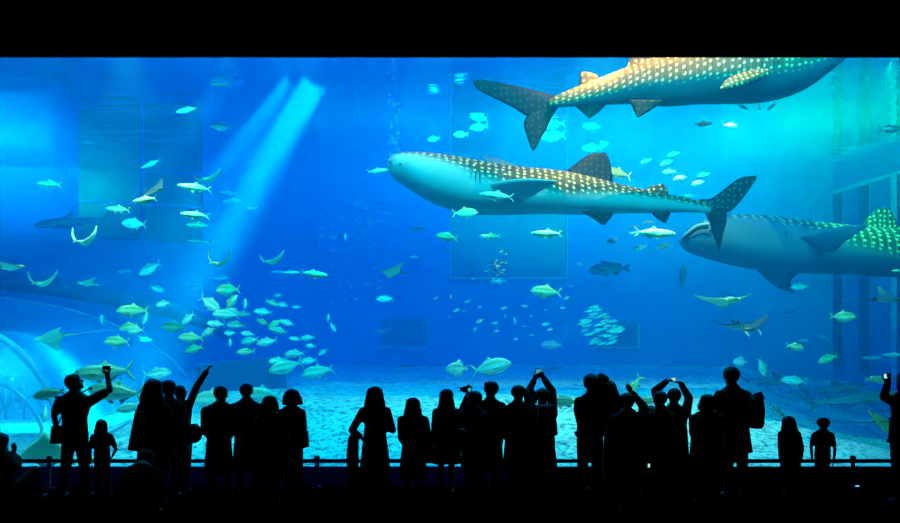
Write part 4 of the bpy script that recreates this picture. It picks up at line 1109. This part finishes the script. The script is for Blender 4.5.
def person(key, label, x, d, top, female=False, child=False, az=0, pitch=0, tilt=0, sw=None, hx=None, lean=0.0,
           armL=None, armR=None, hair='short', upper='shirt', lower='trousers', sleeves='long', cu='black', cl='charcoal',
           legs=None, feet=None, hem=None, stance=.085, hw=1.0, handL=None, handR=None, turn=0, hairlen=None, group=None, hscale=1.0, hip_z=None, hairw=1.0, drop=0.0, wide=1.0):
    s = F / d
    X0 = (x - 450) / s
    base = Vector((X0, d, 0))
    def P(px, py, dy=0.0): return at(px, py, d + dy) - base
    H = CAMZ + (HZ - top) / s
    Hs = H if hip_z is None else H + hip_z        # stature used for proportions when the figure is low down
    hh = (.070 if not child else .083) * Hs * hscale
    hr = hh * .80 * hw
    hcx = ((hx if hx is not None else x) - x) / s
    head = Vector((hcx, lean * 1.1 + drop * hh, H - hh - .008 - drop * hh * .5))
    shz = H - hh * 2 - (.032 if not child else .014) * Hs
    shw = (sw / s) if sw else Hs * (.128 if not female else .112)
    sh = Vector((hcx * .55, lean * .7, shz))
    hip = Vector((0, 0, .50 * Hs - (H - Hs) * 0 if hip_z is None else max(.12, .50 * Hs - hip_z)))
    hipw = Hs * (.092 if not female else .098) * (.95 if child else 1) * wide
    ct, st = math.cos(math.radians(turn)), math.sin(math.radians(turn))
    def tx(v): return Vector((v[0] * ct, v[0] * st, 0)) + Vector((-v[1] * st, v[1] * ct, 0))
    b = Body(); clo = Body(); low = Body()
    tw = math.radians(turn)
    dep = Hs * .068
    mid = hip.lerp(sh, .45); chest = hip.lerp(sh, .75)
    tors = [(hip + Vector((0, 0, -.05 * Hs)), hipw * .85, dep * .9, tw), (hip, hipw, dep * 1.08, tw), (mid, hipw * (.83 if female else .92), dep * .92, tw), (chest, max(hipw * .95, shw * .86), dep * 1.05, tw),
            (sh + Vector((0, 0, -.050 * Hs)), shw * .90, dep * .92, tw), (sh + Vector((0, 0, -.016 * Hs)), shw * .72, dep * .74, tw), (sh + Vector((0, 0, .012 * Hs)), shw * .52, dep * .62, tw), (sh + Vector((0, 0, .036 * Hs)), shw * .34, dep * .5, tw)]
    b.loft(tors)
    b.cone(sh + Vector((0, 0, .01)), (.045 if not child else .058) * Hs, head + Vector((0, 0, -hh * .55)), (.038 if not child else .052) * Hs)
    # head: skull, jaw, nose, mouth, ears
    Rm = Matrix.Rotation(-math.radians(az), 3, 'Z') @ Matrix.Rotation(math.radians(pitch), 3, 'X') @ Matrix.Rotation(math.radians(tilt), 3, 'Y')
    def hd(v): return head + Rm @ Vector(v)
    b.ball(hd((0, -hh * .06, hh * .18)), (hr, hh * .86, hh * .80), 18, 12, Rm)
    b.ball(hd((0, hh * .22, -hh * .38)), (hr * .74, hh * .56, hh * .62), 16, 10, Rm)
    b.cone(hd((0, hh * .74, hh * .06)), hh * .09, hd((0, hh * .95, -hh * .22)), hh * .13)
    b.ball(hd((0, hh * .72, -hh * .52)), (hh * .24, hh * .1, hh * .08), 10, 6, Rm)
    b.ball(hd((0, hh * .60, -hh * .80)), (hh * .26, hh * .2, hh * .17), 10, 6, Rm)
    for q in (-1, 1): b.ball(hd((q * hr * 1.0, -hh * .02, -hh * .06)), (hh * .09, hh * .17, hh * .27), 10, 8, Rm)
    # arms
    def arm(side, spec, hspec):
        S0 = sh + tx((side * shw * .84, 0)) + Vector((0, 0, -.052 * Hs))
        if spec is None:
            E = S0 + tx((side * .045 * Hs, -.01)) + Vector((0, 0, -.175 * Hs)); W = E + tx((side * .005, .05)) + Vector((0, 0, -.150 * Hs))
        else:
            E, W = P(*spec[0]), P(*spec[1])
        r1, r2, r3 = .033 * Hs, .026 * Hs, .019 * Hs
        if female or child: r1, r2, r3 = .029 * Hs, .023 * Hs, .0175 * Hs
        b.cone(S0, r1, E, r2); b.cone(E, r2 * .98, W, r3)
        hspec = hspec or {}
        dv = hspec.get('dir')
        dv = (P(*dv) - W) if dv is not None else (W - E)
        nn = Vector(hspec.get('nrm', (-side, .35, 0)))
        hand(b, W, dv, nn, .108 * Hs, hspec.get('curl', .55), hspec.get('point', False), thumb=hspec.get('thumb', side))
        up = 1.32
        if upper:
            clo.cone(S0, r1 * up + .006, E if sleeves != 'short' else S0.lerp(E, .72), r2 * up + .006)
            if sleeves == 'long': clo.cone(E, r2 * up + .006, E.lerp(W, .93), r3 * 1.3 + .006)
        return S0, E, W
    A = {-1: arm(-1, armL, handL), 1: arm(1, armR, handR)}
    # legs
    LG = {}
    for side in (-1, 1):
        h0 = hip + tx((side * hipw * .52, 0)) + Vector((0, 0, -.02 * Hs))
        if legs: K, Ak = Vector(legs[side][0]), Vector(legs[side][1])
        else:
            fx = ((feet[0 if side < 0 else 1] - x) / s) if feet else None
            a = tx((side * stance * Hs * .6, 0)) if fx is None else Vector((fx, 0, 0))
            Ak = Vector((a.x, a.y, .048 * Hs)); K = h0.lerp(Ak, .5) + Vector((0, .02, .01))
        b.cone(h0, .052 * Hs, K, .033 * Hs); b.cone(K, .033 * Hs, K.lerp(Ak, .35), .033 * Hs); b.cone(K.lerp(Ak, .35), .033 * Hs, Ak, .021 * Hs)
        LG[side] = (h0, K, Ak)
        toe = Ak + Vector((side * .02, .105 * Hs, -.030 * Hs)); heel = Ak + Vector((0, -.025 * Hs, -.026 * Hs))
        b.cone(heel, .018 * Hs, toe, .014 * Hs)
        shoe = Body(); shoe.cone(heel + Vector((0, -.004, 0)), .0235 * Hs, heel.lerp(toe, .5) + Vector((0, 0, -.002)), .0255 * Hs); shoe.cone(heel.lerp(toe, .5), .026 * Hs, toe, .020 * Hs)
        LG[(side, 'shoe')] = shoe
    root = empty('person', base); tag(root, label, 'person', group)
    vx = .0125 if not child else .0105
    o = b.build('body', m_skin, root); remesh(o, vx, 1)
    # clothes
    def infl(secs, k, add): return [(c, ax * k + add, ay * k + add, *r) for c, ax, ay, *r in secs]
    if upper:
        clo.loft(infl(tors[:-1] if upper != 'coat' else tors[1:-1], 1.05, .012))
        if upper == 'coat':
            hz = hip.z - .16 * Hs if hem is None else P(x, hem).z
            bot = Vector((hip.x, hip.y, hz))
            clo.loft([(bot, hipw * 1.42, dep * 1.5, tw), (hip.lerp(bot, .5), hipw * 1.3, dep * 1.4, tw), (hip, hipw * 1.18, dep * 1.25, tw), (mid, hipw * 1.12, dep * 1.15, tw)])
        if upper == 'dress':
            hz = P(x, hem).z if hem else .28 * Hs
            bot = Vector((hip.x, hip.y, hz))
            clo.loft([(bot, hipw * 1.5, dep * 1.9, tw), (hip.lerp(bot, .5), hipw * 1.32, dep * 1.5, tw), (hip, hipw * 1.15, dep * 1.2, tw), (mid, hipw * 1.0, dep * 1.05, tw)])
        o = clo.build({'shirt': 'shirt', 'coat': 'coat', 'dress': 'dress'}[upper], CLOTH[cu], root); remesh(o, .015)
    if lower == 'trousers':
        low.loft([(hip + Vector((0, 0, -.06 * Hs)), hipw * .98, dep * 1.1, tw), (hip, hipw * 1.09, dep * 1.2, tw), (hip + Vector((0, 0, .05 * Hs)), hipw * 1.0, dep * 1.05, tw)])
        for side in (-1, 1):
            h0, K, Ak = LG[side]
            low.cone(h0, .060 * Hs, K, .044 * Hs); low.cone(K, .044 * Hs, Ak + Vector((0, 0, .012)), .034 * Hs)
        o = low.build('trousers', CLOTH[cl], root); remesh(o, .015)
    elif lower == 'skirt':
        hz = P(x, hem).z if hem else .28 * Hs
        bot = Vector((hip.x, hip.y, hz))
        low.loft([(bot, hipw * 1.55, dep * 2.0, tw), (hip.lerp(bot, .5), hipw * 1.38, dep * 1.65, tw), (hip, hipw * 1.14, dep * 1.25, tw), (hip + Vector((0, 0, .05 * Hs)), hipw * .98, dep * 1.0, tw)])
        o = low.build('skirt', CLOTH[cl], root); remesh(o, .015)
    elif lower == 'shorts':
        low.loft([(hip + Vector((0, 0, -.06 * Hs)), hipw * .98, dep * 1.1, tw), (hip, hipw * 1.09, dep * 1.2, tw), (hip + Vector((0, 0, .05 * Hs)), hipw * 1.0, dep * 1.05, tw)])
        for side in (-1, 1): low.cone(LG[side][0], .062 * Hs, LG[side][1], .052 * Hs)
        o = low.build('shorts', CLOTH[cl], root); remesh(o, .015)
    for side in (-1, 1):
        o = LG[(side, 'shoe')].build('shoe', m_shoe, root); remesh(o, .012)
    for q in (-1, 1):
        e = MB(); e.ball(hd((q * hh * .31, hh * .70, hh * .02)), hh * .085, 8, 6); e.build('eye', m_eye, root)
    # hair
    hb = Body(); hrw = hr; hr = hr * hairw
    if hair != 'none':
        hb.ball(hd((0, -hh * .13, hh * .26)), (hrw * 1.14 * lerp(1, hairw, .62), hh * .94, hh * .87), 18, 12, Rm)
        hb.ball(hd((0, hh * .30, hh * .62)), (hr * .80, hh * .45, hh * .36), 12, 8, Rm)
    if hair == 'short': hb.ball(hd((0, -hh * .45, -hh * .15)), (hr * .86, hh * .5, hh * .5), 12, 8, Rm)
    if hair == 'tousled':
        for i in range(14):
            a = 2 * PI * i / 14; hb.ball(hd((hr * .75 * math.cos(a), -hh * .15 + hh * .6 * math.sin(a), hh * (.62 + .22 * math.sin(3 * a)))), hh * .30, 8, 6)
    if hair == 'tousled': hb.ball(hd((0, -hh * .1, hh * .72)), (hr * .9, hh * .75, hh * .5), 12, 8, Rm)
    if hair == 'bob':
        hb.loft([(hd((0, -hh * .30, -hh * 1.0)), hr * 1.32, hh * .62), (hd((0, -hh * .25, -hh * .5)), hr * 1.30, hh * .74), (hd((0, -hh * .15, .1 * hh)), hr * 1.16, hh * .80), (hd((0, -hh * .1, .5 * hh)), hr * .95, hh * .7)])
    if hair in ('long', 'pony'):
        lz = (P(x, hairlen).z if hairlen else shz - .1)
        e = Vector((head.x * .6 + sh.x * .4, head.y - hh * .62, lz))
        if hair == 'long':
            hb.loft([(e, hr * .85, hh * .28), (e + Vector((0, 0, (shz - lz) * .6)), hr * 1.42, hh * .42), (hd((0, -hh * .42, -hh * .9)), hr * 1.30, hh * .55), (hd((0, -hh * .28, -hh * .3)), hr * 1.12, hh * .72), (hd((0, -hh * .12, hh * .4)), hr, hh * .75)])
        else:
            hb.ball(hd((0, -hh * .45, -hh * .15)), (hr * .9, hh * .5, hh * .5), 12, 8, Rm)
            hb.cone(hd((hr * .5, -hh * .85, hh * .75)), hh * .22, hd((hr * 1.1, -hh * 1.2, hh * 1.05)), hh * .13); hb.cone(hd((hr * .5, -hh * .85, hh * .75)), hh * .22, hd((hr * .5, -hh * 1.25, -hh * .4)), hh * .14)
    if hair == 'cap':
        hb.loft([(hd((0, -hh * .08, hh * .25)), hr * 1.16, hh * .98), (hd((0, -hh * .08, hh * .6)), hr * 1.08, hh * .86), (hd((0, -hh * .08, hh * .95)), hr * .7, hh * .55), (hd((0, -hh * .08, hh * 1.08)), hr * .3, hh * .25)])
        hb.ball(hd((0, hh * .75, hh * .28)), (hr * .85, hh * .6, hh * .09), 14, 6, Rm)
    if hair == 'bun':
        hb.ball(hd((0, -hh * .75, hh * .75)), hh * .36, 12, 8)
    if hair != 'none':
        o = hb.build('cap' if hair == 'cap' else 'hair', m_hair if hair != 'cap' else CLOTH['navy'], root); remesh(o, .0125)
    PEOPLE[key] = dict(base=base, A=A, P=P, H=H, sh=sh, hip=hip, head=head, root=root, LG=LG)
    return root

person('seated', 'person sitting low at the far left edge with one hand raised to the chin', 2, 12.3, 433, az=20, hip_z=.72, hair='short', hscale=.95, sw=16,
       armL=((-14, 468), (-6, 478)), armR=((17, 466, -.1), (13.5, 454, .05)), handR=dict(dir=(15, 440), curl=.4), legs={-1: ((-.25, .30, .42), (-.2, .42, .06)), 1: ((.34, .22, .40), (.36, .32, .06))}, cu='charcoal')
person('man_arm', 'man at left looking up with his right arm raised and a bag on his hip', 75, 12.6, 373.5, az=62, pitch=22, hx=74.5, sw=17, lean=0,
       armR=((110, 390, .05), (107.5, 376, .12)), handR=dict(dir=(107, 362), nrm=(0, -1, .2), curl=1.5), armL=((54, 415, 0), (57, 432, .05)), hair='short', sleeves='short', cu='navy', cl='denim', feet=(62, 86))
person('child_left', 'small child standing against the man with the raised arm', 102, 12.75, 419, child=True, az=15, armR=((116, 449, 0), (112.5, 456, .12)), sleeves='short', hair='bob', cu='wine', cl='denim', feet=(97, 108), sw=10)
person('tote_woman', 'long-haired woman with a large tote bag on her left shoulder beside the pointing visitor', 154, 12.2, 379, female=True, hair='long', hairlen=414, hairw=1.25, az=20, cu='charcoal', cl='black', upper='coat', sw=13.5, hw=1.05, hem=470)
person('pony_woman', 'woman with a ponytail sticking up between the tote bag woman and the pointing visitor', 169, 12.62, 380, female=True, hair='pony', hairlen=404, az=30, cu='brown', upper='coat', sw=14, hairw=1.15, hem=468)
person('pointer', 'visitor pointing up to the right with a long straight arm', 180.5, 12.98, 385, female=True, az=55, pitch=12, hair='short', cu='navy', cl='denim', sw=9, hscale=.86,
       armR=((197, 386, .06), (207, 371, .1)), handR=dict(dir=(211, 362), point=True, nrm=(0.5, .3, -.8), thumb=1), feet=(176, 186))
person('crouch', 'person crouching low in front of the tote bag woman', 139, 11.5, 447, female=True, hip_z=.66, az=-10, hair='long', hairlen=478, upper='coat', cu='black', sw=19, hem=492, drop=1.1, lean=.12, hairw=1.2,
       armL=((122, 478), (124, 494, .15)), armR=((158, 482), (150, 496, .15)), legs={-1: ((-.24, .34, .45), (-.2, .1, .06)), 1: ((.2, .34, .45), (.18, .1, .06))})
person('four_a', 'broad man in a jacket, leftmost of the group of four', 219, 12.5, 386, hx=221, az=10, sw=17, cu='black', cl='charcoal', upper='coat', hem=474, armL=((205, 431, 0), (213, 440, .14)), armR=((233, 431), (226, 440, .16)), feet=(211, 228))
person('four_b', 'man with a narrow tall head, second from the left in the group of four', 246.5, 12.98, 383.5, az=-5, sw=16, cu='navy', cl='denim', upper='coat', hem=470, feet=(240, 255))
person('four_c', 'shorter person with a round head of hair in front of the group of four', 270, 12.05, 395.5, female=True, hair='bob', hairw=1.22, cu='charcoal', cl='black', upper='coat', sw=15, hem=478)
person('four_d', 'woman with bob hair and slim trousers, rightmost of the group of four', 291.5, 12.7, 389, female=True, hair='bob', az=-40, cu='brown', cl='denim', upper='coat', hem=448, sw=12, hairw=1.32, feet=(289, 299), armR=((303.5, 427, 0), (303.5, 441, .06)))
person('long_skirt', 'long-haired woman in an ankle-length skirt with a coat over her left arm', 375, 12.6, 386.5, female=True, hair='long', hairlen=428, cu='charcoal', cl='black', lower='skirt', hem=491, sw=14, hairw=1.3,
       armL=((352, 430, 0), (361, 437, .22)), armR=((392.5, 430, 0), (383, 427, .22)), handR=dict(curl=.7))
person('dress_girl', 'girl in a long dress, left of the woman with bare legs', 413, 12.6, 397.5, female=True, hair='long', hairlen=430, upper='dress', hem=478, lower=None, cu='wine', sw=14, hairw=1.25, armL=((401, 438, .05), (406, 446, .2)), armR=((429, 438, 0), (427, 448, .14)))
person('skirt_woman', 'woman in a knee-length skirt with bare legs beside the camera holder', 446.5, 12.92, 389, female=True, hair='long', hairlen=424, hairw=1.1, upper='coat', hem=463, lower='skirt', cu='navy', cl='black', sw=12, feet=(441, 451), armL=((434.5, 431, .02), (433, 444, .12)))
person('camera_holder', 'visitor holding a camera up to the face', 474.5, 12.35, 391, az=-62, hair='short', cu='charcoal', upper='coat', hem=466, sw=13, armL=((461.5, 412, .22), (467.5, 396, .18)), handL=dict(dir=(467, 387), nrm=(.3, -1, 0), curl=1.0),
       armR=((466, 414, .12), (471.5, 396, .14)), handR=dict(dir=(470.5, 388), nrm=(-.3, -1, 0), curl=1.0))
person('camera_friend', 'man with a thick head of hair right of the camera holder', 489.5, 12.98, 382, hx=491, az=-25, hair='tousled', cu='black', cl='denim', upper='coat', hem=466, sw=13.5, hw=1.06, hairw=1.12, armR=((500.5, 430, 0), (499, 452, .06)))
person('phone_left', 'man with a pointed collar left of the visitor raising a phone', 517, 12.55, 385, hx=518.5, az=5, hair='short', cu='charcoal', upper='coat', hem=472, sw=15, hw=1.06, armL=((504, 431, 0), (510, 444, .14)))
person('phone_between', 'shorter person whose head shows between two taller ones under the raised phone', 530.5, 13.04, 388.5, female=True, hair='bob', cu='black', upper='coat', sw=11, hw=.92, hscale=.95)
person('phone_raiser', 'visitor raising a phone high with both arms and a backpack on', 542.5, 12.12, 388, az=0, pitch=15, hair='short', cu='navy', cl='denim', upper='coat', hem=468, sw=12, hw=1.02, armL=((527.5, 394, .14), (534, 380.5, .28)), handL=dict(dir=(538, 370), nrm=(.6, .6, 0), curl=.9),
       armR=((552, 391, .14), (543.5, 378, .28)), handR=dict(dir=(540.5, 369), nrm=(-.6, .6, 0), curl=.9))
person('couple_man', 'tall man in a long coat leaning over with a hand on his companion\'s head', 590, 12.45, 374, hx=592, az=55, tilt=14, hair='short', cu='black', cl='charcoal', upper='coat', hem=432, sw=13.5, hw=1.03, hairw=1.1, feet=(582, 598),
       armL=((578, 410, 0), (581, 428, .08)), armR=((601, 377.5, .10), (606.5, 379.5, .03)), handR=dict(dir=(612, 384), nrm=(-.2, 0, -1), curl=.6, thumb=-1))
person('couple_woman', 'long-haired woman beside the tall man in a long coat', 617, 12.98, 380.5, hx=608, female=True, az=-40, hair='long', hairlen=418, cu='charcoal', cl='black', upper='coat', hem=482, sw=13.5, hw=1.06, hairw=1.15)
person('raised_hand', 'visitor with one bent arm raised and the open hand tilted to the left', 630, 11.6, 392.5, hx=626.5, az=-25, pitch=8, hair='short', cu='navy', upper='coat', hem=482, sw=17, wide=1.2, armR=((643.5, 407, .08), (632, 392.5, .12)), handR=dict(dir=(623, 381), nrm=(-.5, .8, -.2), curl=.12), tilt=-6)
person('small_head', 'child peeking just above the shoulder right of the raised hand', 650, 12.9, 405.5, child=True, hair='short', cu='charcoal', sw=9)
person('heart_front', 'person with a flat cap of hair in front of the visitor raising both arms', 660, 12.02, 391, hair='short', cu='charcoal', upper='coat', hem=480, sw=14, hw=.98, wide=1.1, armL=((648, 436, -.05), (650.5, 457, -.14)), handL=dict(dir=(649.5, 468), curl=1.0))
person('heart_arms', 'visitor with both arms arched overhead around a small phone', 674, 12.45, 388, az=0, pitch=12, hair='short', cu='black', cl='denim', upper='coat', hem=476, sw=14, wide=1.15, armL=((655, 391, .10), (667, 381, .24)), handL=dict(dir=(675, 377.5), nrm=(0, .2, -1), curl=.5),
       armR=((689, 398, .10), (681, 383.5, .24)), handR=dict(dir=(674, 376), nrm=(0, .2, -1), curl=.5))
person('next_to_tall', 'round-headed person holding something small beside the tall man with a bundle', 706, 12.15, 394, hx=708, hair='bob', female=True, az=35, cu='brown', upper='coat', hem=482, sw=16.5, wide=1.25, hw=.98, hairw=1.2, armR=((722, 429, .02), (720.5, 420, .22)), handR=dict(dir=(724, 411), nrm=(-.4, .8, 0), curl=.5), armL=((693, 434, 0), (702, 440, .2)))
person('tall_man', 'tallest man on the right, carrying a dark bundle on his right arm', 735, 12.6, 366.5, hx=731, az=-8, hair='short', cu='charcoal', cl='denim', upper='coat', hem=452, sw=15.5, armR=((753, 418, -.02), (756.5, 409, .16)), handR=dict(dir=(760, 400), nrm=(-.6, .5, 0), curl=.4), armL=((720.5, 416, 0), (724, 432, .1)), feet=(728, 744))
person('girl', 'girl with long hair in a coat, just left of the boy at the rail', 790.5, 12.95, 416, child=True, female=True, hair='long', hairlen=442, upper='coat', hem=468, cu='wine', cl='black', hx=788.5, sw=10, hairw=1.3, armL=((780.5, 445, .0), (780.5, 459, .04)))
person('boy', 'boy in a round cap standing alone near the right rail post', 822.5, 12.95, 417.5, child=True, hair='cap', cu='navy', cl='black', lower='trousers', sleeves='short', hx=823.5, az=25, sw=9.8, hairw=1.12, armL=((811, 447, 0), (812, 457, .08)), handL=dict(curl=.7))
person('edge_person', 'visitor in a coat cut off by the right edge, holding a lit phone', 905, 12.1, 371, female=True, hair='bob', az=-15, upper='coat', hem=443, cu='black', cl='charcoal', sw=14, armL=((884, 397, .05), (888, 382, .2)), handL=dict(dir=(886.5, 372), nrm=(.5, .7, 0), curl=.8))
apply_remesh()

# ---------------------------------------------------------------- what they carry
m_case = plain('phone_case', (.008, .008, .009), .4, .4, 40)
def phone(label, c, w_, h_, turn, tilt, screen, lit=2.0):
    t_ = empty('phone', c, (math.radians(tilt), 0, math.radians(turn))); tag(t_, label, 'phone')
    b = MB(); b.box((0, 0, 0), (w_, .009, h_)); b.build('case', m_case, t_, smooth=False)
    b = MB(); b.add([(-w_ * .42, -.0052, -h_ * .42), (w_ * .42, -.0052, -h_ * .42), (w_ * .42, -.0052, h_ * .42), (-w_ * .42, -.0052, h_ * .42)], [(0, 1, 2, 3)])
    b.build('screen', glow('phone_screen', screen, lit), t_, smooth=False)
    b = MB(); b.ball((w_ * .3, .005, h_ * .36), (.006, .003, .006), 8, 6); b.build('lens', m_eye, t_)
    return t_
phone('lit phone held high in two hands above the visitor with a backpack', at(538.7, 372, 12.12 + .29), .09, .10, 0, 0, (.12, .55, .6), .5)
phone('small bright phone between the arched hands', at(673.3, 379.3, 12.45 + .2), .075, .05, 0, 0, (.45, .75, .55), .9)
phone('lit phone in the hand of the visitor cut off by the right edge', at(886.5, 376, 12.1 + .12), .10, .07, 12, 0, (.25, .7, 1), 1.4)
phone('phone glowing white at hip height in the crowd below the raised hand', at(648.8, 465.5, 11.80), .03, .055, 0, 0, (.6, .95, .9), .9)
phone('dark phone in the raised fist of the man at left', at(106.5, 368.5, 12.6 + .14), .12, .075, 0, 20, (.002, .003, .004), .2)
cam_ = empty('camera_body', at(467.5, 389.3, 12.56)); tag(cam_, 'camera with a stubby lens held up by the visitor beside the thick-haired man', 'camera')
b = MB(); b.box((0, 0, 0), (.125, .06, .085)); b.box((.01, 0, .05), (.05, .05, .025)); b.build('housing', m_case, cam_, smooth=False)
b = MB(); b.tube([(-.05, .0, 0), (-.105, 0, 0)], [.03, .032], 14); b.build('lens', m_case, cam_)
b = MB(); b.add([(.005, -.032, -.025), (.05, -.032, -.025), (.05, -.032, .02), (.005, -.032, .02)], [(0, 1, 2, 3)]); b.build('screen', glow('camera_screen', (.05, .5, .55), .7), cam_, smooth=False)
b = MB(); b.tube(scurve([(.058, -.03, .02), (.068, -.05, -.08), (.062, -.04, -.18), (.05, -.03, -.02)], 16), .004, 6); b.build('strap', m_case, cam_)
m_bag = plain('bag_black', (.009, .009, .010), .6, .3, 60)
def bag(label, c, size, strap=None, name='bag', taper=.8, mat=None, round_=False):
    c = Vector(c); t_ = empty(name, c); tag(t_, label, 'bag')
    b = Body()
    w_, d_, h_ = size
    if round_: b.ball((0, 0, 0), (w_ / 2, d_ / 2, h_ / 2), 20, 12)
    else:
        b.loft([((0, 0, -h_ / 2), w_ * .46, d_ * .42), ((0, 0, -h_ * .46), w_ / 2, d_ / 2), ((0, 0, 0), w_ * lerp(1, taper, .5) / 2, d_ / 2), ((0, 0, h_ * .46), w_ * taper / 2, d_ * .34), ((0, 0, h_ / 2), w_ * taper * .45, d_ * .2)], 20)
    b.build('pouch', mat or m_bag, t_)
    if strap:
        b = MB(); b.tube(scurve([Vector(p) - c for p in strap], 24), .011, 6); b.build('strap', m_bag, t_)
    return t_
A = PEOPLE['man_arm']; bw = A['base']
bag('small shoulder bag on the left hip of the man with the raised arm', at(56.3, 434.5, 12.42), (.17, .10, .25), [at(57, 426, 12.40), at(70, 402, 12.40), at(88, 389, 12.46), at(92, 389, 12.62)])
bag('large flared tote bag hanging at the left side of the long-haired woman', at(139.5, 431, 11.93), (.31, .12, .52), [at(134.5, 417, 11.93), at(142.5, 402, 11.98), at(147, 396, 12.12), at(146.5, 404, 12.02), at(144, 417, 11.93)], taper=.42)
bag('round dark bag on the back of the pointing visitor', at(193.5, 433.5, 12.76), (.26, .12, .28), [at(190, 424, 12.84), at(184, 408, 12.8), at(178, 401, 12.85)], round_=True)
bag('handbag in the crook of the arm of the woman with bob hair', at(304.5, 439, 12.46), (.13, .18, .22), [at(303, 432, 12.5), at(304.5, 424, 12.54), at(305, 424, 12.66), at(304, 432, 12.56)])
bag('boxy handbag hanging between the girl in a long dress and the woman with bare legs', at(429.5, 453.5, 12.62), (.19, .12, .26), [at(427, 445, 12.6), at(430, 439, 12.62), at(433, 445, 12.6)], taper=.9)
bag('backpack on the visitor raising a phone', at(546.5, 420, 11.78), (.30, .17, .40), [at(540, 408, 11.84), at(539, 400, 11.95), at(540, 398, 12.1)], name='backpack', taper=.75)
bag('dark bag by the hip of the camera holder', at(461.5, 439, 12.08), (.16, .14, .28), [at(461, 430, 12.3), at(466, 412, 12.26), at(472, 405, 12.34)])
# coat over the arm
ct_ = Body(); c0 = at(353.5, 436, 12.58)
ct_.loft([(at(354.5, 489, 12.6) - c0, .05, .04), (at(353, 480, 12.6) - c0, .075, .05), (at(352.5, 455, 12.6) - c0, .085, .055), (at(353.5, 438, 12.6) - c0, .075, .07), (at(355.5, 432, 12.62) - c0, .05, .05)], 18)
o = ct_.build('folded_coat', CLOTH['grey'], offset=None); o.location = c0; tag(o, 'coat folded over the left arm of the woman in a long skirt', 'coat')
# bundle on the tall man's arm: a padded carrier with a hood
bd = empty('bundle', at(756, 411, 12.36)); tag(bd, 'dark padded bundle with a folded hood carried by the tallest man', 'bundle')
b = Body(); s_ = 12.55 / F
b.loft([((0, 0, -17 * s_), .075, .08), ((.0, 0, -14 * s_), .105, .11), ((.01, 0, 0), .108, .12), ((.0, 0, 10 * s_), .100, .11), ((-.02, 0, 15 * s_), .06, .07)], 20); b.build('padding', m_bag, bd)
b = Body(); b.ball((.035, 0, 13 * s_), (.075, .085, .06), 14, 8); b.cone((-.03, -.02, 15 * s_), .03, (.06, -.03, 18 * s_), .022); b.build('hood', CLOTH['navy'], bd)

# two visitors far inside the viewing tunnel
person('tunnel_a', 'dim visitor inside the viewing dome, the left of two', 6, 24.2, 384, az=160, cu='navy', cl='denim')
person('tunnel_b', 'dim visitor inside the viewing dome, the right of two', 20, 24.6, 387, female=True, az=120, hair='bob', cu='wine', cl='black', upper='coat')
apply_remesh()
